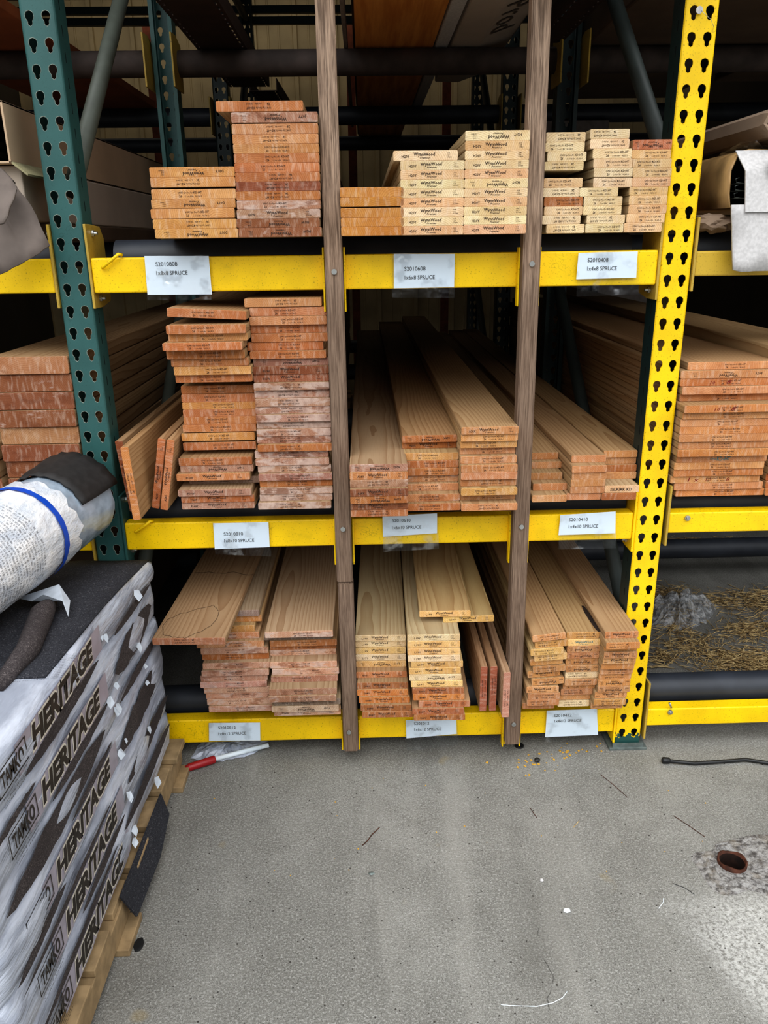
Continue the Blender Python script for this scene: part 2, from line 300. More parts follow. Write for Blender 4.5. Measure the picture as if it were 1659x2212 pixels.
ST={
 'A':[(-0.4602,-0.085,1.431,0.0195,'w:D01Y'),(-0.4627,-0.085,1.4505,0.0204,'n'),(-0.4651,-0.085,1.4721,0.0204,'N'),(-0.4619,-0.085,1.493,0.0189,'w:D01Y'),(-0.4595,-0.085,1.5119,0.0204,'N'),(-0.4588,-0.085,1.536,0.0201,'n'),(-0.4588,-0.085,1.5561,0.0204,'w:D01Y')],
 'B':[(-0.2752,-0.085,1.431,0.0198,'w:F02W'),(-0.2784,-0.085,1.4508,0.0188,'w:F02W'),(-0.2766,-0.085,1.4696,0.0189,'W:G07W'),(-0.2752,-0.085,1.4885,0.0188,'N'),(-0.2752,-0.085,1.5073,0.0188,'n'),(-0.2745,-0.085,1.5261,0.0188,'n'),(-0.2745,-0.085,1.5449,0.0188,'n'),(-0.2745,-0.085,1.5637,0.0188,'N'),(-0.2745,-0.085,1.5825,0.0188,'N'),(-0.2745,-0.085,1.6013,0.0188,'N'),(-0.2745,-0.085,1.6201,0.0188,'n'),(-0.2745,-0.085,1.6389,0.0204,'n'),(-0.2745,-0.085,1.6614,0.0204,'w:J07Y'),(-0.3047,-0.085,1.6829,0.0204,'n')],
 'C':[(-0.4724,-0.0455,0.782,0.0183,'W:F16W'),(-0.4717,-0.048,0.8003,0.0183,'W:F16W'),(-0.4764,-0.054,0.8186,0.0183,'W:F16W'),(-0.4587,-0.004,0.8369,0.0183,'W:F16W'),(-0.4804,-0.038,0.8552,0.0183,'W:F16W'),(-0.472,-0.025,0.8735,0.0183,'w:F16W'),(-0.4738,-0.027,0.8918,0.0202,'N'),(-0.465,0,0.9243,0.0202,'N'),(-0.4669,0,0.9483,0.0202,'N'),(-0.4615,0,0.9709,0.0192,'N'),(-0.4572,0,0.9901,0.0201,'N'),(-0.4573,0,1.0102,0.0183,'N'),(-0.4573,0,1.0285,0.0183,'N'),(-0.4576,0,1.0468,0.0202,'N'),(-0.4576,0.005,1.0673,0.0202,'N'),(-0.4576,-0.04,1.1024,0.0197,'N'),(-0.4574,-0.05,1.1221,0.0202,'N'),(-0.4621,-0.05,1.1428,0.0186,'N'),(-0.4685,-0.06,1.1614,0.0202,'N'),(-0.4685,-0.09,1.1847,0.0183,'N'),(-0.4586,-0.065,1.203,0.0187,'N'),(-0.4586,-0.08,1.2217,0.0202,'N'),(-0.4584,-0.06,1.2489,0.0202,'N')],
 'D':[(-0.2776,-0.059,0.782,0.0183,'n'),(-0.274,-0.0473,0.8003,0.0183,'N'),(-0.2725,-0.0496,0.8186,0.0183,'N'),(-0.2722,-0.0429,0.8369,0.0183,'N'),(-0.2728,-0.0522,0.8552,0.0183,'N'),(-0.2748,-0.0405,0.8735,0.0183,'N'),(-0.2794,-0.0428,0.8918,0.0183,'-'),(-0.2807,-0.0362,0.9101,0.0183,'N'),(-0.2712,-0.0455,0.9284,0.0183,'n'),(-0.2727,-0.0338,0.9467,0.0183,'n'),(-0.2724,-0.0361,0.965,0.0183,'N'),(-0.2712,-0.0294,0.9833,0.0183,'n'),(-0.2712,-0.0387,1.0016,0.0183,'N'),(-0.273,-0.027,1.0199,0.0183,'n'),(-0.2722,-0.0293,1.0382,0.0201,'n'),(-0.2733,-0.0226,1.0583,0.0202,'n'),(-0.2728,-0.0319,1.0788,0.0183,'n'),(-0.2733,-0.0202,1.0971,0.019,'W:F16W'),(-0.2731,-0.0225,1.1161,0.0196,'W:F16W'),(-0.272,-0.0158,1.1357,0.0183,'w:F16W'),(-0.2778,-0.0252,1.154,0.0183,'N'),(-0.2842,-0.0135,1.1723,0.0202,'N'),(-0.2727,-0.0158,1.1929,0.02,'N'),(-0.2743,-0.0091,1.2129,0.0199,'N'),(-0.2741,-0.0184,1.2328,0.0202,'N'),(-0.2737,-0.0067,1.2531,0.0202,'N'),(-0.2851,-0.009,1.2744,0.0202,'n')],
 'E':[(-0.0432,-0.131,0.782,0.0188,'n'),(-0.0432,-0.1329,0.8008,0.0188,'W:A28X'),(-0.0432,-0.143,0.8196,0.0188,'w:F20W'),(-0.0432,-0.1443,0.8384,0.0188,'W:A28X'),(-0.0432,-0.1311,0.8572,0.0188,'n'),(-0.0432,-0.1295,0.876,0.0188,'W:A28X'),(-0.0432,-0.1258,0.8948,0.0188,'w:A28X')],
 'F':[(0.0902,-0.0954,0.782,0.0188,'N'),(0.0902,-0.0769,0.8008,0.0188,'N'),(0.0899,-0.0494,0.8196,0.0188,'N'),(0.0902,-0.0319,0.8384,0.0188,'N'),(0.0902,-0.0395,0.8572,0.0188,'N'),(0.0902,-0.0348,0.876,0.0188,'N'),(0.0902,-0.0302,0.8948,0.0188,'N'),(0.0902,0.0172,0.9136,0.0188,'W:A28X'),(0.0902,0.0046,0.9324,0.0188,'w:A28X')],
 'G':[(0.2305,-0.1042,0.782,0.0188,'n'),(0.2305,-0.0726,0.8008,0.0188,'N'),(0.2302,-0.0964,0.8196,0.0188,'N'),(0.2305,-0.0779,0.8384,0.0188,'n'),(0.2305,-0.0861,0.8572,0.0188,'-'),(0.2305,-0.0852,0.876,0.0188,'N'),(0.2305,-0.0707,0.8948,0.0188,'N'),(0.2305,-0.0502,0.9136,0.0188,'N'),(0.2305,-0.0635,0.9324,0.0188,'N'),(0.2305,-0.0723,0.9512,0.0188,'N'),(0.2305,-0.0775,0.97,0.0188,'W:A28X')],
 'H':[(0.4189,-0.0466,0.782,0.0188,'-'),(0.4282,-0.0071,0.8008,0.0188,'-'),(0.4239,0.0286,0.8196,0.0188,'-'),(0.4304,0.0695,0.8384,0.0188,'-'),(0.4264,0.093,0.8572,0.0188,'-')],
 'I':[(0.5103,-0.035,0.782,0.0188,'-'),(0.5175,-0.0387,0.8008,0.0188,'-'),(0.5175,-0.0396,0.8196,0.0188,'-'),(0.5197,-0.0385,0.8384,0.0188,'-'),(0.5174,-0.043,0.8572,0.0188,'-'),(0.5224,-0.0138,0.876,0.0188,'-')],
 'J':[(0.5996,-0.0409,0.782,0.0188,'-'),(0.6068,-0.0382,0.8008,0.0188,'K'),(0.6175,0.0214,0.8196,0.0188,'-'),(0.6175,0.0244,0.8384,0.0188,'-'),(0.6175,0.0332,0.8572,0.0188,'-'),(0.6175,0.0281,0.876,0.0188,'-')],
 'K':[(-0.4566,-0.0412,0.182,0.019,'N'),(-0.4608,-0.0357,0.201,0.019,'N'),(-0.4623,-0.0342,0.22,0.019,'N'),(-0.4661,-0.0358,0.239,0.019,'n'),(-0.4741,-0.0384,0.258,0.019,'N'),(-0.4717,-0.0364,0.277,0.019,'n'),(-0.4663,-0.0423,0.296,0.019,'N'),(-0.4629,-0.0357,0.315,0.019,'N'),(-0.4664,-0.0183,0.334,0.019,'n'),(-0.4677,-0.0219,0.353,0.019,'N'),(-0.4778,-0.0199,0.372,0.019,'N'),(-0.4906,-0.0056,0.391,0.019,'N'),(-0.5026,-0.0013,0.41,0.019,'N'),(-0.4851,0.0207,0.429,0.019,'-'),(-0.4896,0.0149,0.448,0.019,'-')],
 'L':[(-0.2723,-0.0679,0.182,0.019,'W:F16W'),(-0.2765,-0.0796,0.201,0.019,'w:F16W'),(-0.271,-0.0764,0.22,0.019,'W:F16W'),(-0.2818,-0.0897,0.239,0.019,'N'),(-0.2798,-0.0848,0.258,0.019,'N'),(-0.2771,-0.0498,0.277,0.019,'N'),(-0.2736,-0.0446,0.296,0.019,'N'),(-0.2785,-0.0397,0.315,0.019,'N'),(-0.2821,-0.0032,0.334,0.019,'N'),(-0.28,-0.0051,0.353,0.019,'N'),(-0.2777,-0.0224,0.372,0.019,'N'),(-0.2926,-0.0195,0.391,0.019,'-'),(-0.2861,-0.0431,0.41,0.019,'N')],
 'M':[(-0.0287,-0.0874,0.182,0.019,'W:E08Y'),(-0.0325,-0.0844,0.201,0.019,'W:E08Y'),(-0.0368,-0.0745,0.22,0.019,'W:E08Y'),(-0.0413,-0.0674,0.239,0.019,'W:E08Y'),(-0.0409,-0.0626,0.258,0.019,'W:E08Y'),(-0.0433,-0.0373,0.277,0.019,'W:E08Y'),(-0.0438,-0.0118,0.296,0.019,'w:L19Y'),(-0.0438,-0.0088,0.315,0.019,'W:L19Y'),(-0.0438,-0.0051,0.334,0.019,'W:L19Y'),(-0.0438,0.0001,0.353,0.019,'W:L19Y'),(-0.0438,-0.0029,0.372,0.019,'W:L19Y')],
 'N':[(0.1116,-0.1078,0.182,0.019,'W:E08Y'),(0.1078,-0.1076,0.201,0.019,'W:E08Y'),(0.1253,-0.1019,0.22,0.019,'W:E08Y'),(0.1104,-0.0967,0.239,0.019,'W:E08Y'),(0.1086,-0.0963,0.258,0.019,'W:E08Y'),(0.1051,-0.0919,0.277,0.019,'W:L19Y'),(0.1007,-0.0903,0.296,0.019,'w:L19Y'),(0.0997,-0.0883,0.315,0.019,'W:L19Y'),(0.1055,-0.0867,0.334,0.019,'W:L19Y'),(0.0969,-0.0876,0.353,0.019,'W:L19Y'),(0.097,-0.0861,0.372,0.019,'W:L19Y'),(0.0974,-0.0803,0.391,0.019,'W:L19Y'),(0.0969,-0.0783,0.41,0.019,'W:L19Y'),(0.198,-0.0136,0.429,0.019,'W:L19Y'),(0.1328,-0.0152,0.448,0.019,'W:L19Y')],
 'P':[(0.4168,-0.0659,0.182,0.0199,'-'),(0.4251,-0.0816,0.2019,0.0199,'N'),(0.4267,-0.0818,0.2218,0.0199,'N'),(0.4228,-0.0796,0.2417,0.0199,'W:'),(0.4376,-0.0752,0.2616,0.0199,'w:'),(0.4269,-0.0671,0.2815,0.0199,'W:'),(0.4389,-0.0767,0.3014,0.0199,'N'),(0.4314,-0.0716,0.3213,0.0199,'-'),(0.4389,-0.0834,0.3412,0.0199,'N'),(0.4269,-0.0885,0.3611,0.0199,'N'),(0.4389,-0.0827,0.381,0.0199,'n'),(0.4305,-0.0884,0.4009,0.0199,'N')],
 'Q':[(0.517,-0.0593,0.182,0.0199,'n'),(0.519,-0.0551,0.2019,0.0199,'-'),(0.5222,-0.0634,0.2218,0.0199,'n'),(0.5272,-0.0633,0.2417,0.0199,'N'),(0.5269,-0.0797,0.2616,0.0199,'N'),(0.5282,-0.0739,0.2815,0.0199,'n'),(0.5282,-0.0756,0.3014,0.0199,'w:'),(0.528,-0.0703,0.3213,0.0199,'w:'),(0.5282,-0.0732,0.3412,0.0199,'w:'),(0.5282,-0.0746,0.3611,0.0199,'w:'),(0.5282,-0.0748,0.381,0.0199,'C'),(0.5247,-0.072,0.4009,0.0199,'n')],
 'R':[(0.6063,-0.0732,0.182,0.0199,'W:'),(0.6083,-0.0886,0.2019,0.0199,'N'),(0.6115,-0.0826,0.2218,0.0199,'W:'),(0.6165,-0.0871,0.2417,0.0199,'w:'),(0.6162,-0.086,0.2616,0.0199,'w:'),(0.6175,-0.0852,0.2815,0.0199,'n'),(0.6175,-0.092,0.3014,0.0199,'N'),(0.6173,-0.1004,0.3213,0.0199,'-'),(0.6175,-0.1062,0.3412,0.0199,'W:'),(0.6175,-0.1121,0.3611,0.0199,'W:'),(0.6175,-0.1068,0.381,0.0199,'-'),(0.614,-0.1332,0.4009,0.0199,'n'),(0.6157,-0.1107,0.4208,0.0199,'W:')],
 'S':[(-0.0475,-0.088,1.431,0.0188,'-'),(-0.0475,-0.088,1.4498,0.0188,'-'),(-0.0475,-0.088,1.4686,0.0204,'-'),(-0.0475,-0.088,1.4916,0.0192,'-'),(-0.0475,-0.088,1.5108,0.0204,'-')],
 'T':[(0.0852,-0.088,1.431,0.0188,'W:H20Y'),(0.0852,-0.088,1.4498,0.0191,'W:H20Y'),(0.0852,-0.088,1.4689,0.02,'W:H20Y'),(0.0852,-0.088,1.4889,0.0188,'W:H20Y'),(0.0852,-0.088,1.5077,0.0188,'W:H20Y'),(0.0852,-0.088,1.5265,0.0188,'W:H20Y'),(0.0852,-0.088,1.5453,0.0188,'W:H20Y'),(0.0852,-0.088,1.5641,0.0188,'W:H20Y'),(0.07,-0.088,1.5829,0.0204,'W:H20Y')],
 'U':[(0.2255,-0.088,1.431,0.0199,'W:H20Y'),(0.2255,-0.088,1.4509,0.0188,'W:H20Y'),(0.2255,-0.088,1.4697,0.0188,'W:H20Y'),(0.2255,-0.088,1.4885,0.0188,'W:H20Y'),(0.2255,-0.088,1.5073,0.0188,'W:H20Y'),(0.2255,-0.088,1.5261,0.0195,'w:H20Y'),(0.2255,-0.088,1.5456,0.0188,'W:H20Y'),(0.2255,-0.088,1.5644,0.0188,'W:H20Y'),(0.2255,-0.088,1.5832,0.0188,'W:H20Y'),(0.2255,-0.088,1.602,0.0188,'W:H20Y'),(0.2255,-0.088,1.6208,0.0204,'w:H20Y')],
 'V':[(0.4259,-0.02,1.431,0.0197,'n'),(0.4155,-0.02,1.4507,0.0195,'n'),(0.4188,-0.02,1.4702,0.0192,'N'),(0.4178,-0.02,1.4894,0.02,'N'),(0.4093,-0.02,1.5094,0.0198,'n'),(0.4149,-0.02,1.5292,0.0204,'N'),(0.4148,-0.02,1.5652,0.0188,'n'),(0.4198,-0.02,1.584,0.02,'N'),(0.4145,-0.02,1.604,0.0198,'N'),(0.4152,-0.02,1.6238,0.0204,'n')],
 'W':[(0.517,-0.02,1.431,0.0194,'N'),(0.5189,-0.02,1.4504,0.0194,'n'),(0.5092,-0.02,1.4698,0.0191,'N'),(0.5097,-0.02,1.4889,0.0204,'N'),(0.4986,-0.02,1.5094,0.0191,'N'),(0.5282,-0.02,1.5285,0.0204,'N'),(0.5279,-0.02,1.5502,0.0196,'N'),(0.5257,-0.02,1.5698,0.0192,'N'),(0.5228,-0.02,1.589,0.0203,'N'),(0.5154,-0.02,1.6093,0.0201,'n'),(0.514,-0.02,1.6294,0.0204,'n')],
 'X':[(0.607,-0.02,1.431,0.0204,'N'),(0.6116,-0.02,1.4516,0.0195,'N'),(0.6142,-0.02,1.4711,0.0192,'N'),(0.6136,-0.02,1.4903,0.02,'N'),(0.6129,-0.02,1.5103,0.0188,'N'),(0.6175,-0.02,1.5291,0.0197,'N'),(0.6175,-0.02,1.5488,0.0197,'N'),(0.6152,-0.02,1.5685,0.0195,'N'),(0.6121,-0.02,1.588,0.0188,'N'),(0.6122,-0.02,1.6068,0.0204,'w:')],
 'Y':[(0.8093,0.0057,0.772,0.0193,'N'),(0.8012,0.0007,0.7915,0.0193,'N'),(0.7894,-0.0005,0.811,0.0193,'N'),(0.7932,-0.0062,0.8305,0.0193,'N'),(0.7919,-0.0093,0.85,0.0193,'N'),(0.7954,-0.0104,0.8695,0.0193,'N'),(0.7885,-0.028,0.889,0.0193,'N'),(0.7904,-0.0227,0.9085,0.0193,'N'),(0.788,-0.0286,0.928,0.0193,'N'),(0.7883,-0.0272,0.9475,0.0193,'N'),(0.7884,-0.0263,0.967,0.0193,'N'),(0.7908,-0.0297,0.9865,0.0193,'N'),(0.7874,-0.0447,1.006,0.0193,'N'),(0.7935,0.0086,1.0255,0.0193,'N'),(0.7915,-0.0081,1.045,0.0193,'N'),(0.7886,0.0018,1.0645,0.0193,'N'),(0.787,0.0002,1.084,0.0193,'N'),(0.807,0.0126,1.1035,0.0193,'N')],
}
SG=[
   ([(-0.5089, 1.3942), (-0.3599, 1.3922), (-0.3598, 1.3056), (-0.5112, 1.3069)], [(-0.5106, 1.3961), (-0.3596, 1.395), (-0.3608, 1.294), (-0.511, 1.2948)], [('S2010808', -0.4848, -0.4345, 1.3712), ('1x8x8 SPRUCE', -0.485, -0.4122, 1.3512)]) ,
   ([(0.0723, 1.3908), (0.2157, 1.3889), (0.215, 1.3136), (0.0716, 1.3132)], [(0.0679, 1.3926), (0.2164, 1.3906), (0.2161, 1.2894), (0.0669, 1.2924)], [('S2010608', 0.0967, 0.1466, 1.3526), ('1x6x8 SPRUCE', 0.0974, 0.1686, 1.3331)]) ,
   ([(0.508, 1.3869), (0.6483, 1.3885), (0.65, 1.3291), (0.5064, 1.3276)], [(0.5052, 1.3894), (0.6504, 1.3895), (0.6584, 1.2912), (0.5079, 1.288)], [('S2010408', 0.5306, 0.5797, 1.3662), ('1x4x8 SPRUCE', 0.5308, 0.6018, 1.3468)]) ,
   ([(-0.4051, 0.7302), (-0.2613, 0.7304), (-0.2623, 0.6607), (-0.4069, 0.658)], [(-0.4058, 0.7343), (-0.2603, 0.7311), (-0.2588, 0.6366), (-0.4056, 0.6455)], [('S2010810', -0.3798, -0.3296, 0.6956), ('1x8x10 SPRUCE', -0.38, -0.3017, 0.6769)]) ,
   ([(0.0368, 0.7404), (0.1794, 0.7449), (0.1798, 0.6896), (0.0371, 0.6826)], [(0.0361, 0.7419), (0.1801, 0.7472), (0.1847, 0.6475), (0.0369, 0.643)], [('S2010610', 0.0618, 0.1098, 0.7232), ('1x6x10 SPRUCE', 0.0616, 0.1381, 0.7037)]) ,
   ([(0.504, 0.7328), (0.6498, 0.7398), (0.6541, 0.6786), (0.5025, 0.6765)], [(0.5023, 0.7346), (0.6502, 0.7407), (0.657, 0.6383), (0.5035, 0.6384)], [('S2010410', 0.5274, 0.5775, 0.7152), ('1x4x10 SPRUCE', 0.5282, 0.6063, 0.6958)]) ,
   ([(-0.4674, 0.126), (-0.3225, 0.1229), (-0.3256, 0.0631), (-0.4725, 0.0663)], [(-0.4691, 0.1283), (-0.3186, 0.1245), (-0.321, 0.0264), (-0.4734, 0.0335)], [('S2010812', -0.4424, -0.3927, 0.1051), ('1x8x12 SPRUCE', -0.4433, -0.3643, 0.0849)]) ,
   ([(0.0949, 0.118), (0.2404, 0.1182), (0.2421, 0.0673), (0.0962, 0.0567)], [(0.0937, 0.1199), (0.2424, 0.1191), (0.2459, 0.0329), (0.0961, 0.0195)], [('S201012', 0.1186, 0.1621, 0.1018), ('1x6x12 SPRUCE', 0.1194, 0.1974, 0.082)]) ,
   ([(0.5008, 0.1378), (0.6451, 0.1387), (0.6554, 0.0515), (0.501, 0.0483)], [(0.4989, 0.1389), (0.6469, 0.1397), (0.6564, 0.0381), (0.5027, 0.0349)], [('S2010412', 0.5223, 0.5731, 0.1163), ('1x4x12 SPRUCE', 0.5247, 0.6029, 0.0979)]) ,
]
# ------------------------------------------------------------------ boards
DKB=m_plain('black_bark',(44,34,30),.7,0,.4,120)
STN=m_plain('stain_line',(92,72,54),.8,0,.2,60)
STD=m_plain('damp_stain',(112,92,74),.8,0,.2,30)
_bm={}
def board_mesh(w,L,t=.019):
    k=(w,L,t)
    if k in _bm: return _bm[k]
    r=.0028 if t<.03 else .004;pts=[]
    for cx,cz,a0 in((w-r,t-r,0),(r,t-r,90),(r,r,180),(w-r,r,270)):
        for a in(0,30,60,90): A=math.radians(a0+a);pts.append((cx+r*math.cos(A),cz+r*math.sin(A)))
    bm=bmesh.new();e=.0008;n=len(pts);cen=Vector((w/2,t/2))
    def ring(y,s):
        return [bm.verts.new((w/2+(p[0]-w/2)*(1-s/(w/2)),y,t/2+(p[1]-t/2)*(1-s/(t/2)))) for p in pts]
    R=[ring(0,e),ring(e,0),ring(L-e,0),ring(L,e)]
    f=bm.faces.new(R[0]);f.material_index=0
    for i in range(3):
        for k2 in range(n):
            f=bm.faces.new((R[i][k2],R[i+1][k2],R[i+1][(k2+1)%n],R[i][(k2+1)%n]));f.material_index=1 if i==1 else 0;f.smooth=(i==1)
    f=bm.faces.new(R[3][::-1])
    bmesh.ops.recalc_face_normals(bm,faces=bm.faces)
    me=bpy.data.meshes.new('board');bm.to_mesh(me);bm.free();me.materials.append(WE);me.materials.append(WF);_bm[k]=me;return me
_st={}
def stamp_mesh(kind,code,w,var):
    k=(kind,code,w,var)
    if k in _st: return _st[k]
    bm=bmesh.new();c=w/2
    if kind=='W':
        if w>.1:
            add_text(bm,'WynnWood',c-.026,c+.020,.0092,.0064,1,.018);add_text(bm,"'",c+.0205,c+.0215,.0135,.003,1)
            add_text(bm,'Premier',c-.012,c+.010,.0040,.0036,1,.01,.25)
            if code: add_text(bm,code,w*.13,w*.13+.017,.0058,.0052,1,.012)
            for i,t in enumerate((('008','120','57840'),('008','111','57744'),('003','128','57861'))[var]): add_text(bm,t,w*.83,w*.83+(.0065 if i<2 else .011),.0128-.0038*i,.0024,1)
        else:
            add_text(bm,'WynnWood',c-.024,c+.022,.0088,.0064,1,.018);add_text(bm,'Premier',c-.010,c+.010,.0038,.0034,1,.01,.25)
            for i in range(3): add_text(bm,('008','120','57840')[i],w*.84,w*.84+(.005 if i<2 else .009),.012-.0036*i,.0023,1)
            add_text(bm,'H20Y',.004,.014,.0045,.0042,1)
    elif kind=='C':
        add_text(bm,'WynnWood',c-.024,c+.024,.0085,.0068,1,.018);add_text(bm,'Classic',c-.011,c+.011,.0032,.0038,1);add_text(bm,'008',.008,.015,.008,.003,1)
    elif kind=='K': add_text(bm,'SELKIRK KD',.014,.070,.0055,.0075,1,.012)
    elif kind=='B': add_text(bm,'ILMA',c-.03,c-.015,.0055,.006,1);add_text(bm,'KD-HT',c-.013,c+.022,.004,.010,1,.02)
    elif kind=='R': add_text(bm,'1 x',.045,.075,.004,.011,1,0,.2);add_text(bm,'10',.092,.107,.004,.010,1,0,.2);add_text(bm,'8',.146,.156,.004,.010,1,0,.2)
    elif kind=='Q': add_text(bm,'10',.075,.088,.004,.009,1,0,.2);add_text(bm,'8',.115,.13,.005,.010,1,0,.4)
    else:
        s=w/2+(-.008,.002,.01)[var]
        add_text(bm,"ILMA'S Spr.Pine-Fir",s-.026,s+.006,.0108,.0034,1);add_text(bm,'KD-HT',s+.008,s+.026,.0106,.0042,1,.01)
        add_text(bm,'26',s-.024,s-.018,.0036,.0046,1,.015);add_text(bm,'2 com & Btr',s-.010,s+.008,.0040,.0030,1);add_text(bm,'NLGA-15',s+.012,s+.026,.0040,.0030,1)
    me=bpy.data.meshes.new('stamp');bm.to_mesh(me);bm.free()
    me.materials.append({'C':BLUEINK,'B':BLUEINK,'R':REDINK,'Q':REDINK}.get(kind,INK));_st[k]=me;return me
def add_board(x,y,z,w,L,t,style,tint,frost,label,group,yaw=0,tilt=0,t0=.019,facei=0,name='spruce_board',cat='board'):
    o=bpy.data.objects.new(name,board_mesh(w,L,t0));COL.objects.link(o)
    o.location=(x,y,z);o.scale=(1,1,t/t0);o.rotation_euler=(0,tilt,-yaw);o.color=(*lin(tint),frost)
    tag(o,label,cat,group)
    if style and style[0]!='-':
        kinds=[style] if not style.startswith('N+') else ['N',style[2:]]
        for s in kinds:
            k=s[0];code=s.split(':')[1] if ':' in s else ''
            flip=k in 'wn'
            me=stamp_mesh(k.upper(),code,w,random.randrange(3))
            p=bpy.data.objects.new('grade_stamp' if k not in 'RQ' else 'crayon_mark',me);COL.objects.link(p);p.parent=o
            if k in 'RQ': p['label']='handwritten red crayon numbers'
            p.location=(0,-.0005,0)
            if flip: p.rotation_euler=(0,math.pi,0);p.location=(w,-.0005,t0)
    return o
def jit(c,a=10):
    d=U(-a,a);return [max(0,min(255,v+d+U(-4,4))) for v in c]
ORD=['bottom','2nd from bottom','3rd from bottom','4th from bottom']+['%dth from bottom'%i for i in range(5,40)]
AM=(212,160,104);OR=(186,124,80);PK=(176,136,116);DK=(146,96,68);YE=(232,194,130);PA=(238,216,176);LO=(202,150,106)
# stack: width,length,yaw,colour function(i,n)->(tint,frost),where,group
def cA(i,n): return (AM,.0)
def cB(i,n): return ((DK,.2) if i in(0,1,5) else (PK,.45) if i in(2,3) else (OR if i<9 else LO,.12) if i<12 else (PK,.4) if i==12 else (OR,.1))
def cC(i,n): return (((150,128,112),.1) if i==3 else (PK,.15) if i in(0,2,5) else (OR,.05) if i<8 else (OR if i%4 else AM,.04))
def cD(i,n): return ((PK,.5) if i<17 and i not in(3,8) else (DK,.1) if i in(17,18) else (PK,.1) if i==19 else (OR,.03) if i<24 else (LO,.03))
def cE(i,n): return ((DK,.1) if i in(3,1) else (PK,.3) if i in(4,6) else (OR,.1))
def cF(i,n): return (LO,.3) if i in(1,3,2) else (AM,.05) if i==6 else (OR,.1)
def cG(i,n): return (AM,.02) if i in(9,8,2) else (LO,.15)
def cH(i,n): return (LO,.02)
def cJ(i,n): return ((222,190,150),.02) if i==1 else (LO if i%3 else OR,.02)
def cK(i,n): return (OR,.02) if i in(8,) else ((150,140,132),.1) if i==14 else (AM,.05) if i in(12,13) else (LO if i>9 else (206,164,142),.40)
def cL(i,n): return (PK,.3) if i in(3,4,5) else ((205,180,160),.2) if i==1 else ((128,118,108),.1) if i in(2,11) else (OR,.15) if i in(9,10) else ((216,176,150),.45)
def cM(i,n): return (((172,114,78) if i<2 else (206,136,74) if i<4 else (172,114,80) if i==4 else (190,128,82),.06) if i<6 else (YE if i in(6,8) else PA,.05))
def cN(i,n): return (((182,120,78) if i!=3 else (204,134,74),.1) if i<5 else (YE if i%3 else PA,.03))
def cP(i,n): return (LO if i in(0,1,2,3,6) else YE if i in(8,9) else AM,.1)
def cQ(i,n): return (YE if i==10 else PA if i in(5,0) else AM if i in(1,3,11) else LO,.08)
def cR(i,n): return (AM if i%3 else LO,.08)
def cS(i,n): return ((200,142,78),.0)
def cT(i,n): return (PA if i%3 else (228,190,150),.10)
def cV(i,n): return ((OR,.03) if False else (PA,.06))
def cX(i,n): return ((190,120,88),.1) if i==n-1 else ((228,192,148),.05)
CFG={
'A':(.184,2.44,0,cA,'in the short top shelf stack beside green upright','boards in the short top left stack'),
'B':(.184,2.44,0,cB,'in the tall top shelf stack, left of wooden post','boards in the tall top left stack'),
'C':(.184,3.05,0,cC,'in the leftmost stack on the middle shelf','boards in the left middle shelf stack'),
'D':(.184,3.05,0,cD,'in the tallest stack, middle shelf, left of wooden post','boards in the tallest middle shelf stack'),
'E':(.140,3.05,0,cE,'in the stack right of first wooden post, middle shelf','boards in the first 1x6x10 stack'),
'F':(.140,3.05,0,cF,'in the central stack between the posts, middle shelf','boards in the second 1x6x10 stack'),
'G':(.140,3.05,0,cG,'in the stack left of second wooden post, middle shelf','boards in the third 1x6x10 stack'),
'H':(.089,3.05,0,cH,'in the narrow stack right of second post, middle shelf','boards in the first 1x4x10 stack'),
'I':(.089,3.05,0,cH,'in the middle narrow stack above the 1x4x10 sign','boards in the second 1x4x10 stack'),
'J':(.089,3.05,0,cJ,'in the narrow middle shelf stack beside the yellow upright','boards in the third 1x4x10 stack'),
'K':(.184,3.66,0,cK,'in the leftmost stack on the bottom shelf','boards in the first 1x8x12 stack'),
'L':(.184,3.66,0,cL,'in the bottom shelf stack left of first wooden post','boards in the second 1x8x12 stack'),
'M':(.140,3.66,1.2,cM,'in the bottom shelf stack right of first wooden post','boards in the first 1x6x12 stack'),
'N':(.140,3.66,1.2,cN,'in the bottom shelf stack above the 1x6x12 sign','boards in the second 1x6x12 stack'),
'P':(.089,3.66,0,cP,'in the bottom narrow stack right of second wooden post','boards in the first 1x4x12 stack'),
'Q':(.089,3.66,0,cQ,'in the middle narrow stack above the 1x4x12 sign','boards in the second 1x4x12 stack'),
'R':(.089,3.66,0,cR,'in the bottom narrow stack beside the yellow upright','boards in the third 1x4x12 stack'),
'S':(.140,2.44,0,cS,'in the unstamped top shelf stack right of first post','unstamped boards on the top shelf'),
'T':(.140,2.44,0,cT,'in the central top shelf stack above the 1x6x8 sign','boards in the central 1x6x8 stack'),
'U':(.140,2.44,0,cT,'in the top shelf stack left of second wooden post','boards in the right 1x6x8 stack'),
'V':(.089,2.44,0,cV,'in the narrow top shelf stack right of second post','boards in the first 1x4x8 stack'),
'W':(.089,2.44,0,cV,'in the middle narrow stack above the 1x4x8 sign','boards in the second 1x4x8 stack'),
'X':(.089,2.44,0,cX,'in the narrow top shelf stack beside the yellow upright','boards in the third 1x4x8 stack'),
'Y':(.235,2.44,0,lambda i,n:((214,160,112) if i%3 else (204,138,88),.12),'in the wide stack right of the yellow upright','wide boards in the right bay'),
}
def look(c,fr):
    r,g,b=c
    if b>=120 and r>220: return 'pale cream'
    if r<165: return 'dark brown' if b<100 else 'grey weathered'
    if fr>.35: return 'pinkish'
    if g<120: return 'reddish brown'
    if g>155: return 'light amber'
    return 'orange'
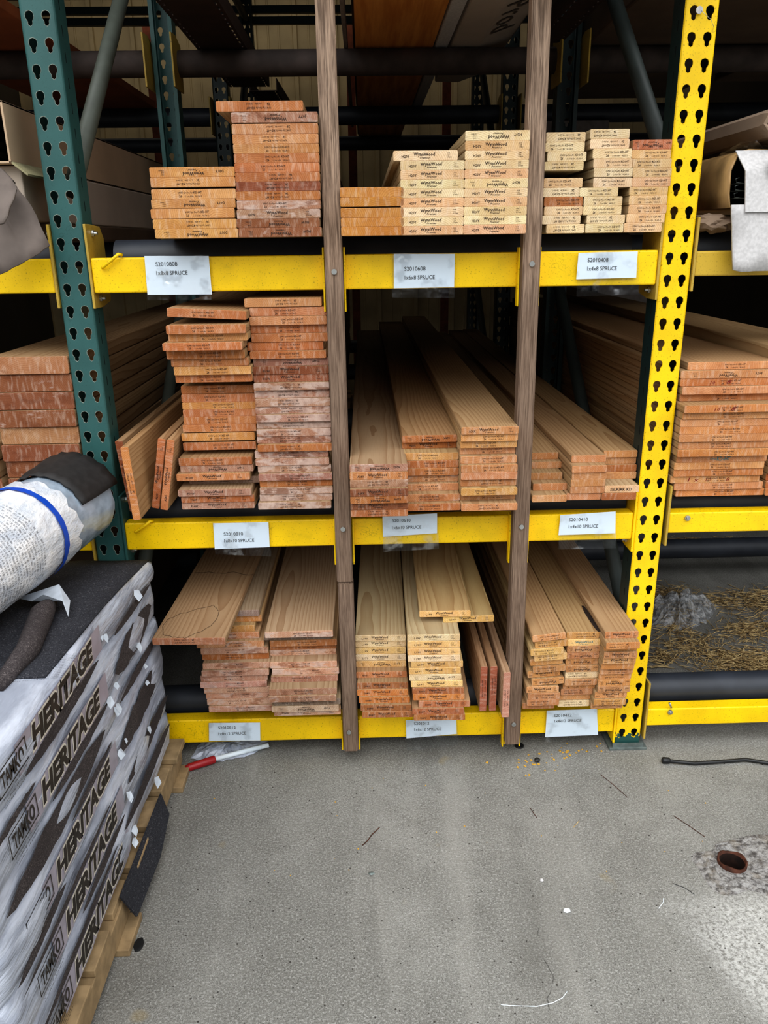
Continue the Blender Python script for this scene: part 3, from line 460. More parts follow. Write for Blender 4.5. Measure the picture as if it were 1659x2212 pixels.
for k,rows in ST.items():
    w,L,yaw,cf,where,grp=CFG[k];n=len(rows)
    for i,(x,y,z,t,st) in enumerate(rows):
        tint,fr=cf(i,n)
        if k=='V' and i==3: tint=OR
        tl=0;yw=math.radians(yaw)
        if k=='C' and i==22: tl=math.radians(3.2);z+=.011
        if k=='N' and i==13: yw=0
        if k=='P' and i>=4: tl=-math.radians(3.5 if i<11 else 5.5);z+=.0015*(i==11)
        if k=='Y':
            if i in(2,): st='N+R'
            if i in(12,15): st='N+Q'
            if i==5: st='B'
            if i==16: st='w:B07Y'
        o=ORD[i] if i<n-1 else 'topmost'
        lab=f"{look(tint,fr)} board, {o} {where}"
        bo=add_board(x,y,z,w,L,t,st,jit(tint,8),fr,lab,grp,yaw=yw,tilt=tl)
        if k=='Q' and i==n-1:
            zt=z+t+.0006;pp=[(1256,1308),(1262,1309),(1272,1322),(1285,1338),(1300,1356),(1303,1370),(1294,1368),(1284,1356),(1272,1338),(1263,1324)]
            W=[atz(a,b,zt) for a,b in pp]
            q=MB().quad([((v.x-x),max(v.y-y,.0005),(zt-z)/(t/.019)) for v in W]).build('bark_pocket',DKB,bo);q['label']='black bark pocket'
# wide board lying across the bottom left stack
BIG=add_board(-.549,-.173,.4675,.184,3.66,.019,'n',(182,132,104),.2,'wide pale board jutting out over the bottom left stack, knotted, water-stained face','boards in the first 1x8x12 stack',yaw=math.radians(2.0))
bpy.context.view_layer.update();_inv=BIG.matrix_world.inverted()
def stain(pts,name,close=True,w=.0007):
    q=[_inv@atz(a,b,.4869) for a,b in pts]
    if close: q.append(q[0])
    sm=[]
    for i in range(len(q)-1):
        for t in range(4):
            v=q[i].lerp(q[i+1],t/4)+Vector((U(-.0018,.0018),U(-.0035,.0035),0));sm.append(v)
    sm.append(q[-1]);mb=MB()
    for a,b in zip(sm,sm[1:]):
        d=(b-a);nrm=Vector((-d.y,d.x,0)).normalized()*w;mb.quad([a-nrm,a+nrm,b+nrm,b-nrm])
    o=mb.build(name,STN,BIG);o.data.transform(Matrix.Translation((0,0,.0005)));return o
stain([(352,1352),(362,1338),(392,1326),(430,1314),(462,1308),(474,1320),(468,1336),(456,1352),(430,1366),(400,1378),(372,1376),(352,1370)],'water_stain')
stain([(418,1238),(450,1236),(480,1240),(505,1236),(535,1244),(548,1240)],'water_stain',False,.0011)
# boards leaning on edge, middle shelf left
def edge_board(x,y,z,w,L,lean,st,tint,label,group,lift=0):
    o=add_board(x,y,z,w,L,.019,st,tint,.08,label,group)
    o.rotation_euler=(0,-math.pi/2+math.radians(lean),0);return o
G='boards leaning on edge beside the green upright'
edge_board(-.584,-.050,.782,.184,3.05,-5,'N',(150,92,62),'dark brown board on edge, nearest the green upright, middle shelf',G)
edge_board(-.557,-.118,.782,.184,3.05,-3,'N',(206,142,88),'light board on edge jutting forward, second from the green upright',G)
edge_board(-.533,-.035,.782,.184,3.05,11,'W:A28X',(190,122,82),'orange board leaning on edge, third from the green upright',G)
edge_board(-.5075,-.050,.782,.184,3.05,11,'W:A28X',(204,140,98),'orange board leaning on edge, next to the middle left stack',G)
G='boards standing on edge between the posts'
for x,y,lab in((.3155,-.052,'left of the three reddish boards standing on edge, bottom shelf'),(.3425,-.052,'middle of the three reddish boards standing on edge, bottom shelf'),(.3725,-.085,'right of three standing boards, pinkish, jutting forward beside second post')):
    edge_board(x+.0,y-.018,.182,.140,1.15,0,'N',(172,106,84) if x<.36 else (200,150,132),lab,G)
# second column of the right bay with a plank on top
for i in range(12):
    add_board(1.045,.004*(i%3),.772+.0195*i,.235,2.44,.0193,'-',jit((190,120,70)),.05,f"orange board, {ORD[i]} in the stack at the right photo edge",'boards at the far right edge')
add_board(1.035,.045,1.118,.184,3.05,.038,'-',(205,160,112),.0,'thick plank lying lengthwise on the far right stack',None,t0=.038,name='timber_plank',cat='plank')
for i in range(0):
    add_board(1.05,.35,.772+.0192*i-.0,.235,2.44,.0190,'-',jit((190,120,70)),.05,f"orange board, {ORD[i]} in the stack at the right photo edge",'boards at the far right edge')
# rough timbers in the left bay
TT=.0439
for i in range(9):
    xr=(-.736,-.7240,-.7245,-.7265,-.7235,-.7240,-.7235,-.7235,-.7240)[i]
    add_board(xr-.195,.002*((i*7)%5),.772+TT*i,.195,3.66,.0425,'-',jit((150,98,74) if i not in(8,4) else (186,140,106),8),.22,f"rough thick reddish timber, {ORD[i] if i<8 else 'topmost'} in the stack left of the green upright",'rough timbers in the left bay',t0=.0425,name='rough_timber',cat='timber')
for i in range(4):
    add_board(-.934-.198,.004*((i*5)%3),.772+TT*i,.195,3.66,.0425,'-',jit((154,102,76),8),.2,f"rough timber, {ORD[i]} in the column cut off by the left photo edge",'rough timbers at the left photo edge',t0=.0425,name='rough_timber',cat='timber')

# ------------------------------------------------------------------ rack steel
P=.0508
def hole_ring(cx,cz,x0,x1,z0,z1):
    """(outline points of a teardrop hole, matching points on the cell border)"""
    hs=[];rs=[];corner=[math.atan2(b-cz,a-cx) for a in(x0,x1) for b in(z0,z1)]
    angs=sorted([i*math.pi/8 for i in range(-8,8)]+corner)
    for a in angs:
        c,s=math.cos(a),math.sin(a);best=0
        for k in range(13):                      # union of discs: round top, tapering foot
            t=k/12;oy=.0052-.0150*t;R=.0094-.0043*min(1,max(0,t-.08)*2.2)
            disc=R*R-(oy*c)**2
            if disc>=0: best=max(best,oy*s+math.sqrt(disc))
        hs.append((cx+best*c,cz+best*s))
        q=min(((x1-cx)/c if c>1e-9 else (x0-cx)/c if c<-1e-9 else 9),((z1-cz)/s if s>1e-9 else (z0-cz)/s if s<-1e-9 else 9))
        rs.append((cx+q*c,cz+q*s))
    return hs,rs
def post_mesh(cols,z0,z1,zref,face=1,w=.076,dep=.070,t=.0028,matface=0):
    """perforated C post; origin at the centre of its face, face looks to -Y when face=1; mats: 0 face, 1 flanges, 2 rim"""
    bm=bmesh.new();r=.007;D=1;F_=lambda x,y,z:(x,y*face,z)
    xa,xb=-w/2+r,w/2-r;xm=sum(cols)/2
    n0=int(math.ceil((zref-z1)/P+.5));n1=int(math.floor((zref-z0)/P-.5))
    def addq(pts,mi):
        vs=[bm.verts.new(F_(*p)) for p in pts];f=bm.faces.new(vs);f.material_index=mi
    top=zref-P*n0+P/2;bot=zref-P*n1-P/2
    for n in range(n0,n1+1):
        cz=zref-P*n
        for cx,x0,x1 in((cols[0],xa,xm),(cols[1],xm,xb)):
            hs,rs=hole_ring(cx,cz-.001,x0,x1,cz-P/2,cz+P/2);N=len(hs)
            for i in range(N):
                j=(i+1)%N
                addq([(hs[i][0],0,hs[i][1]),(rs[i][0],0,rs[i][1]),(rs[j][0],0,rs[j][1]),(hs[j][0],0,hs[j][1])],0)
                addq([(hs[i][0],t,hs[i][1]),(rs[i][0],t,rs[i][1]),(rs[j][0],t,rs[j][1]),(hs[j][0],t,hs[j][1])],1)
                addq([(hs[i][0],0,hs[i][1]),(hs[j][0],0,hs[j][1]),(hs[j][0],t,hs[j][1]),(hs[i][0],t,hs[i][1])],2)
                e=1.055;ci=[(cx+(hs[q][0]-cx)*e,-.0003,cz-.001+(hs[q][1]-cz+.001)*e) for q in(i,j)]
                addq([(hs[i][0],-.0003,hs[i][1]),ci[0],ci[1],(hs[j][0],-.0003,hs[j][1])],2)
    for za,zb in((top,z1),(z0,bot)):
        if zb-za>1e-4:
            for y,mi in((0,0),(t,1)): addq([(xa,y,za),(xb,y,za),(xb,y,zb),(xa,y,zb)],mi)
    # rounded corners, flanges, lips, as an open profile swept in z (outer and inner skin)
    for sgn in(-1,1):
        prof=[]
        for a in range(0,91,30):
            A=math.radians(a);prof.append((w/2-r+r*math.sin(A),r-r*math.cos(A)))
        prof+=[(w/2,dep),(w/2-.014,dep)]
        inn=[(w/2-r+(r-t)*math.sin(math.radians(a)),r-(r-t)*math.cos(math.radians(a))) for a in range(0,91,30)]+[(w/2-t,dep-t),(w/2-.014,dep-t)]
        for i in range(len(prof)-1):
            mi=0 if i<2 else 1
            for pr in(prof,inn):
                a,b=pr[i],pr[i+1];addq([(sgn*a[0],a[1],z0),(sgn*b[0],b[1],z0),(sgn*b[0],b[1],z1),(sgn*a[0],a[1],z1)],mi if pr is prof else 1)
        for q in(z0,z1): 
            for i in range(len(prof)-1): addq([(sgn*prof[i][0],prof[i][1],q),(sgn*prof[i+1][0],prof[i+1][1],q),(sgn*inn[i+1][0],inn[i+1][1],q),(sgn*inn[i][0],inn[i][1],q)],1)
        addq([(sgn*prof[-1][0],prof[-1][1],z0),(sgn*inn[-1][0],inn[-1][1],z0),(sgn*inn[-1][0],inn[-1][1],z1),(sgn*prof[-1][0],prof[-1][1],z1)],1)
        # flange slots, their shade laid on as dark strips, one every second hole
        z=z1-.06
        while z>z0+.05:
            addq([(sgn*(w/2+.0004),dep*.42,z),(sgn*(w/2+.0004),dep*.42+.004,z),(sgn*(w/2+.0004),dep*.42+.004,z-.022),(sgn*(w/2+.0004),dep*.42,z-.022)],3)
            z-=P
    bmesh.ops.remove_doubles(bm,verts=bm.verts,dist=1e-5);bmesh.ops.recalc_face_normals(bm,faces=bm.faces)
    me=bpy.data.meshes.new('post');bm.to_mesh(me);bm.free();return me
SLOT=m_plain('slot_shadow',(12,16,16),.9)
def frame(x,y0,y1,label,cols,front,back,rim,hi=3.05,plates=True,group=None,braces=True,bm_=None):
    root=empty('rack_upright_frame',(x,y0,0),label,'rack frame',group)
    me=post_mesh(cols,.012,hi,1.8797);o=link('front_post',me,[front,back,rim,SLOT],root)
    me2=post_mesh(cols,.012,hi,1.8797,face=-1);o2=link('rear_post',me2,[back,back,rim,SLOT],root);o2.location=(0,y1-y0,0)
    if front is YELP: o['label']='yellow painted face with teardrop holes'
    if plates:
        for y in(.03,y1-y0-.03): MB().box(-.055,.055,y-.045,y+.06,0,.008,.001).box(-.045,.045,y-.04,y-.036,.008,.02,0).build('foot_plate',GALV,root)
    if braces:
        a,b=.07,y1-y0-.07
        segs=[((0,a,.36),(0,b,1.40)),((0,a,1.56),(0,b,2.62)),((0,a,.30),(0,b,.30)),((0,a,1.50),(0,b,1.50)),((0,a,2.72),(0,b,2.72))] 
        segs=[((0,a,.33),(0,b,1.27)),((0,a,1.54),(0,b,2.52)),((0,a,2.72),(0,b,2.72))]
        for p,q in segs: MB().tube([p,q],.021,14).build('brace',bm_ or BRACE,root,True)
    return root
cL_=(-.0174,.0178)
frame(-.683,0,1.255,'green perforated upright frame at the left of the board bay',cL_,GREEN,GREEN,RIMG)
fr=frame(.7458,0,1.255,'yellow faced perforated upright frame at the right of the board bay',cL_,YELP,GREEND,YELP,bm_=BRACED)
frame(-.683,2.38,3.62,'dark green upright frame deep behind the left green upright',cL_,GREEND,GREEND,RIMG,2.9,bm_=BRACED)
frame(.7458,2.38,3.62,'dark green upright frame deep behind the yellow upright',cL_,GREEND,GREEND,RIMG,2.9,bm_=BRACED)
# beams of the three bays
def bolt(M,parent,name='bolt',r=.008,axis='y'):
    """hex bolt head; M = location, axis it points along"""
    mb=MB();pts=[(r*math.cos(math.pi/3*i),r*math.sin(math.pi/3*i)) for i in range(6)]
    x,y,z=M
    if axis=='y': mb.prism([(x+a,z+b) for a,b in pts],'y',y-.006,y,bev=.0008);mb.tube([(x,y-.003,z),(x,y-.010,z)],r*.45,8)
    else:
        s=1 if axis=='x' else -1
        mb.prism([(y+a,z+b) for a,b in pts],'x',min(x,x+s*.006),max(x,x+s*.006),bev=.0008);mb.tube([(x,y,z),(x+s*.014,y,z)],r*.5,8)
    return mb.build(name,STEEL,parent)
def beam(x0,x1,z0,z1,label,lp=True,rp=True,mat=YEL,pin=True,plate=GOLD,plz=None,group=None,ch=(),lplate=None):
    root=empty('rack_beam',(0,0,0),label,'beam',group)
    MB().box(x0,x1,0,.042,z0,z1,.004,seg=3).build('beam_tube',mat,root,False)
    za,zb=plz or (z0-.035,z1+.075)
    for ok,xx,s in((lp,x0,-1),(rp,x1,1)):
        if not ok: continue
        a,b=(xx-.006,xx+.0) if s<0 else (xx,xx+.006)
        ch_=.02
        bp=MB().prism([(-.004,za),(.055,za),(.118,za+.01),(.122,za+.02),(.122,zb-.03),(.10,zb-.004),(.03,zb),(-.004,zb)],'x',a,b,bev=.0012).build('bracket_plate',(lplate or plate) if s<0 else plate,root)
        for zz in(za+.022,zb-.02): bolt((b if s<0 else a,.035,zz),bp,axis='x' if s<0 else '-x')
    if pin:
        zt=z1-.022
        MB().tube([(x0+.028,-.004,zt),(x0+.032,-.012,zt+.002),(x0+.060,-.012,zt+.022),(x0+.070,-.010,zt+.030),(x0+.076,-.002,zt+.028)],.0038,8).build('safety_pin',mat,root,True)
    for cx,c0,c1 in ch:
        mb=MB();w=.0255
        mb.box(cx-w,cx+w,-.010,-.0008,c0,c1,.001);mb.box(cx-w-.001,cx-w+.003,-.024,-.0008,c0,c1,.001);mb.box(cx+w-.003,cx+w+.001,-.024,-.0008,c0,c1,.001)
        mb.build('post_channel',YEL,root)
    return root
Z=((.0545,.130),(.657,.732),(1.3115,1.391))
CH={2:((-.0685,1.262,1.408),(.390,1.268,1.402)),1:((-.0655,.612,.740),(.3945,.606,.742)),0:((-.0640,.034,.134),(.3985,.030,.128))}
NM=('bottom','middle','top')
for i,(a,b) in enumerate(Z):
    beam(-.638,.7015,a,b,f'yellow {NM[i]} shelf beam of the central board bay',ch=CH[i],pin=(i>0),plate=GOLD if i==2 else YEL,lplate=GREEN if i==1 else None)
beam(-2.1,-.728,Z[2][0]+.002,Z[2][1],'yellow top shelf beam of the left bay',lp=False,pin=False)
beam(-2.1,-.728,Z[1][0],Z[1][1],'yellow middle shelf beam of the left bay behind the shingle pallet',lp=False,pin=False)
beam(.792,2.2,1.330,1.387,'dull yellow top shelf beam of the right bay',rp=False,pin=False,mat=m_paint('dull_yellow',(206,172,60),(150,130,70),.45,.4,.72))
bR=beam(.797,2.2,.672,.729,'yellow middle shelf beam of the right bay with hex bolt',rp=False,pin=False)
bolt((.845,0,.715),bR)
bR=beam(.797,2.2,.0715,.1275,'yellow bottom beam of the right bay just above the floor',rp=False,pin=False,plz=(.03,.215))
bolt((.862,0,.118),bR);MB().tube([(.865,.0,.132),(.856,-.004,.150)],.003,8).build('loose_pin',STEEL,bR)
# pipes carrying the boards
def pipe(x0,x1,y,z,label,mat=PIPE,r=.0425,group=None):
    mb=MB();n=28
    prof=[];t=.004
    for R_,flip in((r,False),(r-t,True)):
        b=bmesh.new();A=[b.verts.new((x0,y+R_*math.cos(2*math.pi*k/n),z+R_*math.sin(2*math.pi*k/n))) for k in range(n)];B=[b.verts.new((x1,v.co.y,v.co.z)) for v in A]
        for k in range(n): f=b.faces.new((A[k],A[(k+1)%n],B[(k+1)%n],B[k]));f.smooth=True
        mb.merge(b)
    b=bmesh.new()
    for x in(x0,x1):
        A=[b.verts.new((x,y+r*math.cos(2*math.pi*k/n),z+r*math.sin(2*math.pi*k/n))) for k in range(n)];B=[b.verts.new((x,y+(r-t)*math.cos(2*math.pi*k/n),z+(r-t)*math.sin(2*math.pi*k/n))) for k in range(n)]
        for k in range(n): b.faces.new((A[k],A[(k+1)%n],B[(k+1)%n],B[k]))
    mb.merge(b);o=mb.build('support_pipe',mat);return tag(o,label,'pipe',group)
PT=(.182,.782,1.431,2.0635)
bays=((-2.1,-.735,'left bay'),(-.600,.655,'central bay'),(.800,2.2,'right bay'))
dep=((.098,'at the front of'),(1.20,'on the second row of'),(2.43,'on the third row of'),(3.57,'on the rearmost row of'))
for bi,(x0,x1,bn) in enumerate(bays):
    for li,pz in enumerate(PT):
        for di,(y,dn) in enumerate(dep):
            if li==3 and di==0: continue
            if bi!=1 and di>1 and li<2: continue
            ln=('bottom level','middle level','top shelf','overhead level')[li]
            if bi==1: x0,x1=((-.600,.655) if (li,di)==(2,0) else (-.635,.698))
            pipe(x0,x1,y,(pz if bi==1 or li!=1 else .772)-.0425,f'dark round support pipe {dn} the {ln} in the {bn}',PIPEB if (li==3 and di==1) else PIPE)
# yellow hook plates on the rear posts holding the overhead pipes
for (x,s) in((-.638,1),(-.728,-1),(.7015,-1),(.790,1)):
    for y in(1.19,2.42):
        for zc,nm in((2.0635,'overhead'),(1.431,'top shelf')):
            a=x if s>0 else x-.006
            pts=[(y-.09,zc-.13),(y+.05,zc-.13),(y+.05,zc+.02),(y-.02,zc+.04),(y-.09,zc+.035)]
            o=MB().prism(pts,'x',a,a+.006,bev=.001).build('pipe_bracket',GOLD)
            tag(o,f"dull yellow {nm} pipe bracket on the {'left' if x<0 else 'right'} {'second' if y<2 else 'third'} row post, {'inner' if (x<0)==(s>0) else 'outer'} side",'bracket')
# wooden divider posts
def wpost(pts,label,bolts,splice=None):
    root=empty('wooden_divider_post',(pts[0][0],-.03,0),label,'post')
    (xa,za),(xb,zb)=pts
    def piece(z0,z1,name,dx=0):
        f=lambda z:xa+(xb-xa)*(z-za)/(zb-za)-xa+dx
        h=.0205;bm=bmesh.new();N=10
        b=bmesh.new();pv=[]
        for z in(z0,z1):
            pv.append([b.verts.new((f(z)+sx*h,yy,z)) for sx,yy in((-1,-.026),(1,-.026),(1,.018),(-1,.018))])
        b.faces.new(pv[0][::-1]);b.faces.new(pv[1])
        for k in range(4): b.faces.new((pv[0][k],pv[0][(k+1)%4],pv[1][(k+1)%4],pv[1][k]))
        bmesh.ops.recalc_face_normals(b,faces=b.faces);bmesh.ops.bevel(b,geom=list(b.edges),offset=.003,segments=2,affect='EDGES')
        mb=MB();mb.merge(b);return mb.build(name,WP,root)
    if splice: lo=piece(za,splice-.0015,'lower_piece',.0015);up=piece(splice,3.0,'upper_piece')
    else: up=piece(za,3.0,'post_piece')
    for (x,z) in bolts:
        mb=MB();mb.tube([(x-xa,-.0275,z),(x-xa,-.031,z)],.0062,16).build('bolt',STEEL,lo if (splice and z<splice) else up,False)
    return root
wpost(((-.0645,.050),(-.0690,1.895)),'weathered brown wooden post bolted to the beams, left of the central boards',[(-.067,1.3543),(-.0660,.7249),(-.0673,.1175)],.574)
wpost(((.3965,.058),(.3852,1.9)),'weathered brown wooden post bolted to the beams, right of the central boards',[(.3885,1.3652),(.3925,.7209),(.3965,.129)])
# price signs
for i,(Pq,Sq,Tt) in enumerate(SG):
    nm=Tt[1][0].split()[0]
    root=empty('shelf_sign',(0,0,0),f'white paper sign in clear sleeve reading {Tt[0][0]} {Tt[1][0]}','sign')
    yb=-.0085
    ps_=MB().slab([(x,yb,z) for x,z in Pq],(0,.0006,0)).build('paper_sheet',PAPER,root)
    mb=MB();sl=MB();N=14
    (ax,az),(bx,bz),(cx,cz),(dx,dz)=Sq
    for kk in range(N):
        t0,t1=kk/N,(kk+1)/N
        bow=lambda t:yb-.003-.004*max(0,t-.55)*2
        L0=(ax+(dx-ax)*t0,bow(t0),az+(dz-az)*t0);L1=(ax+(dx-ax)*t1,bow(t1),az+(dz-az)*t1)
        R0=(bx+(cx-bx)*t0,bow(t0),bz+(cz-bz)*t0);R1=(bx+(cx-bx)*t1,bow(t1),bz+(cz-bz)*t1)
        sl.quad([L0,L1,R1,R0])
    sl.build('clear_sleeve',CLEAR,root,True)
    bm=bmesh.new()
    for t,x0,x1,z in Tt:
        dzr=0.0
        add_text(bm,t,x0,x1,z,.0092,3,.0)
    bm.transform(Matrix.Translation((0,yb-.0008,0)))
    me=bpy.data.meshes.new('t');bm.to_mesh(me);bm.free();link('printed_text',me,TXT,ps_)
# ------------------------------------------------------------------ setting
def struct(name,mb,mat): o=mb.build(name,mat);o['kind']='structure';return o
HX,HY,HR=.852,-.462,.034
bm=bmesh.new()
# floor with a real hole for the sunken pipe
N=24;ring=[bm.verts.new((HX+HR*math.cos(2*math.pi*i/N),HY+HR*math.sin(2*math.pi*i/N),0)) for i in range(N)]
sq=[]
for i in range(N):
    a=2*math.pi*i/N;c,s=math.cos(a),math.sin(a);k=1/max(abs(c),abs(s));sq.append(bm.verts.new((HX+8*c*k,HY+8*s*k,0)))
for i in range(N):
    j=(i+1)%N;bm.faces.new((ring[i],ring[j],sq[j],sq[i]))
low=[bm.verts.new((v.co.x,v.co.y,-.16)) for v in ring]
for i in range(N): bm.faces.new((ring[i],low[i],low[(i+1)%N],ring[(i+1)%N]))
bm.faces.new(low)
bmesh.ops.recalc_face_normals(bm,faces=bm.faces)
for f in bm.faces:
    if abs(f.normal.z)>.9 and f.normal.z<0: f.normal_flip()
me=bpy.data.meshes.new('floor');bm.to_mesh(me);bm.free();link('floor',me,CONC)['kind']='structure'
WALLM=m_plain('tan_ribbed_sheet',(176,158,122),.6,0,.12,5)
def ribs(x0,x1,y,z1):
    mb=MB();x=x0;pts=[]
    while x<x1:
        for dx,dy in((0,0),(.05,0),(.056,-.02),(.085,-.02),(.091,0),(.165,0),(.168,-.005),(.178,-.005),(.181,0),(.245,0),(.248,-.005),(.258,-.005),(.261,0)): pts.append((x+dx,y+dy))
        x+=.305
    for a,b in zip(pts,pts[1:]): mb.quad([(a[0],a[1],0),(b[0],b[1],0),(b[0],b[1],z1),(a[0],a[1],z1)])
    return mb
struct('wall_back',ribs(-3.6,3.6,4.85,3.15),WALLM)
DARK=m_plain('dark_sheet',(70,62,52),.8,0,.1,4)
struct('ceiling',MB().box(-6,6,-.15,4.9,3.15,3.2),DARK)
struct('light_block_wall_left',MB().box(-2.65,-2.6,-.1,4.9,0,3.15),DARK)  # partitions added close in to cut side light from neighbouring bays
struct('light_block_wall_right',MB().box(2.6,2.65,-.1,4.9,0,3.15),DARK)
for i,x in enumerate((-1.457,-.059,.621)):
    o=MB().box(x-.03,x+.03,4.28,4.32,0,2.9,.003).build('timber_post',REDWOOD);tag(o,f"reddish timber post deep at the back, {('behind the left green upright','behind the first wooden post','right of the overhead panel')[i]}",'post')
for i,z in enumerate((2.79,2.73)):
    o=MB().box(-2.5,2.5,3.66,3.70,z-.02,z+.022,.003).build('back_rail',GREEND);tag(o,f"{('upper','lower')[i]} dark green horizontal rail high at the back",'rail')

# ------------------------------------------------------------------ overhead load
def aw(name,lab,cat,mb,mat,**k): o=mb.build(name,mat);return tag(o,lab,cat,**k)
LVL=NT('amber_panel');_v=LVL.coord();LVL.base(LVL.mix(LVL.ramp(LVL.noise(LVL.mapping(_v,(1,.06,1)),30,4,.6),.3,.7),lin((196,122,52)),lin((232,164,88))));LVL=LVL.set(.6)
aw('laminated_plank','wide amber laminated plank lying on the overhead pipes, seen from below','plank',MB().box(-.012,.262,-.25,4.33,2.066,2.11,.003),LVL)
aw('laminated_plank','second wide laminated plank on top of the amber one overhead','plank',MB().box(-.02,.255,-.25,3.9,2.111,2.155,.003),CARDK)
aw('white_strip','narrow whitish wrapped strip overhead between amber plank and carton','strip',MB().box(.268,.315,-.3,2.6,2.066,2.13,.006),CARDW)
aw('thin_strip','thin grey strip lying overhead left of the amber plank','strip',MB().box(-.052,-.040,-.3,3.2,2.066,2.13,.002),CARDG)
# long carton with chamfered corner and printing
root=empty('long_carton',(0,0,0),'long grey cardboard carton overhead with large faded printing, right of the amber plank','carton')
prof=[(.325,2.068),(.425,2.066),(.545,2.105),(.60,2.17),(.60,2.33),(.325,2.33)]
MB().prism(prof,'y',-.35,1.85,bev=.006).build('carton_body',m_plain('grey_overhead_carton',(188,176,164),.8,0,.08,6),root)
bm=bmesh.new();a=Vector((.43,0,2.0665));b=Vector((.545,0,2.104));sl=math.atan2(b.z-a.z,b.x-a.x)
add_text(bm,'Ind Prod',0,.62,0,.085,2,.0)
M=Matrix.Translation((.440,.42,2.0680))@Matrix.Rotation(-sl,4,'Y')@Matrix(((0,0,1,0),(1,0,0,0),(0,1,0,0),(0,0,0,1)))
# text x -> world y, text z -> across the sloping face, facing down
bm.transform(M)
me=bpy.data.meshes.new('t');bm.to_mesh(me);bm.free();link('carton_print',me,m_plain('faded_print',(96,86,78),.9),root)
def rail(xa,ya,xb,yb,w,label):
    d=Vector((xb-xa,yb-ya,0));L=d.length;ang=math.atan2(-(xb-xa),(yb-ya))
    root=empty('perforated_channel',(xa,ya,2.0655),label,'channel','perforated steel channels stored overhead');root.rotation_euler=(0,0,ang)
    mb=MB();t=.003
    for s in(-1,1):
        y=0
        mb.box(s*w/2-.002,s*w/2+.002,0,L,0,.05)
    mb.box(-w/2+.014,w/2-.014,0,L,0,t)
    for s in(-1,1):
        e=.008 if s>0 else 0;mb.box(s*(w/2-.005)-.003,s*(w/2-.005)+.003,0,L,0,t)
        y=0
        while y<L-.02: mb.box(s*(w/2-.011)-.0035,s*(w/2-.011)+.0035,y,y+.022,0,t);y+=.0508
    return mb.build('channel_body',SLOTB,root) and root
SLOTB=m_plain('dark_brown_steel',(58,40,32),.7,0,.2,20)
rail(-.478,-.2,-.478,1.9,.17,'dark perforated steel channel lying overhead behind the left green upright, seen from below')
rail(-.43,2.0,-.40,3.8,.12,'dark perforated steel channel lying on the rear overhead pipes')
rail(.660,-.2,.660,1.15,.09,'dark perforated steel channel lying overhead near the yellow upright, seen from below')
aw('overhead_plank','wide brown plank on overhead pipes in the left bay with orange edge','plank',MB().box(-1.50,-1.022,-.3,2.45,2.066,2.10,.003),m_plain('orange_brown',(150,84,48),.7,0,.15,6))
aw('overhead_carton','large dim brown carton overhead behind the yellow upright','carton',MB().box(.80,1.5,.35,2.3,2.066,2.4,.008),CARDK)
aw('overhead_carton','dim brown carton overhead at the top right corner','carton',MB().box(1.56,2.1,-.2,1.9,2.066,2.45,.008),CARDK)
aw('storage_box','dim grey box at the back behind the narrow top shelf boards','box',MB().box(.86,1.24,2.35,3.62,1.432,1.98,.006),CARDG)
aw('storage_box','dim grey panel box standing behind the right bay boards','box',MB().box(1.05,1.42,1.5,1.9,1.02,1.60,.01) if False else MB().box(1.30,1.62,2.55,2.9,.0,1.70,.01),CARDG)

# ------------------------------------------------------------------ left bay cartons
root=empty('long_carton',(-.985,-.07,1.597),'long brown carton on the left top shelf with an open dark end','carton','cartons on the left top shelf')
o=root
def pbox(x0,x1,y0,y1,z0,z1,t=.005):        # open-ended carton sleeve
    mb=MB();mb.box(x0,x1,y0,y1,z0,z0+t,.001).box(x0,x1,y0,y1,z1-t,z1,.001).box(x0,x0+t,y0,y1,z0,z1,.001).box(x1-t,x1,y0,y1,z0,z1,.001).box(x0,x1,y1-t,y1,z0,z1);return mb
mb=pbox(-.25,.195,.08,2.3,0,.128);mb.build('carton_sleeve',m_plain('warm_carton',(196,170,142),.8,0,.08,6),root)
mb=MB()
for k in range(4): mb.box(-.23,.12,.16,2.1,.02+.022*k,.024+.022*k).box(.116,.12,.16,2.1,.02+.022*k,.038+.022*k)
mb.build('metal_profiles',BLACK,root)
MB().slab([(.195,.08,.0),(.195,.30,.0),(.235,.26,-.028),(.235,.06,-.028)],(.002,0,.004)).build('side_flap',m_plain('olive_card',(140,134,104),.8),root)
root=empty('long_carton',(-.972,-.08,1.475),'grey cardboard carton under the open brown carton, left top shelf','carton','cartons on the left top shelf')
MB().box(-.25,.19,.12,2.2,.0,.120,.004).build('carton_body',m_plain('taupe_carton',(186,172,158),.8,0,.08,6),root)
aw('dark_box','flat dark carton at the bottom of the left top shelf pile','carton',MB().box(-1.30,-.775,.16,2.3,1.432,1.474,.004),CARDK)
z=lambda a,c,Y:aty(a/3.567,c/3.567,Y)
FLAPM=m_plain('dusty_flap_cardboard',(112,102,96),.85,0,.14,18)
def sheet(name,lab,pts,th,mat,cat='cardboard flap',sub=3,amp=.004,group=None):
    bm=bmesh.new();vs=[bm.verts.new(p) for p in pts];bm.faces.new(vs);bmesh.ops.triangulate(bm,faces=bm.faces)
    bmesh.ops.subdivide_edges(bm,edges=bm.edges,cuts=sub,use_grid_fill=True)
    for v in bm.verts: v.co+=Vector((U(-1,1)*amp*.3,U(-1,1)*amp,U(-1,1)*amp*.3))
    me=bpy.data.meshes.new(name);bm.to_mesh(me);bm.free();o=link(name,me,mat,None,True)
    md=o.modifiers.new('s','SOLIDIFY');md.thickness=th;return tag(o,lab,cat,group)
sheet('cardboard_flap','torn grey cardboard flap hanging over the left top beam',[z(-40,2150,-.10),z(0,2110,-.10),z(200,2010,-.09),z(385,1890,-.06),z(240,1580,-.03),z(110,1415,-.01),z(0,1500,-.04),z(-60,1600,-.06)],.004,FLAPM)
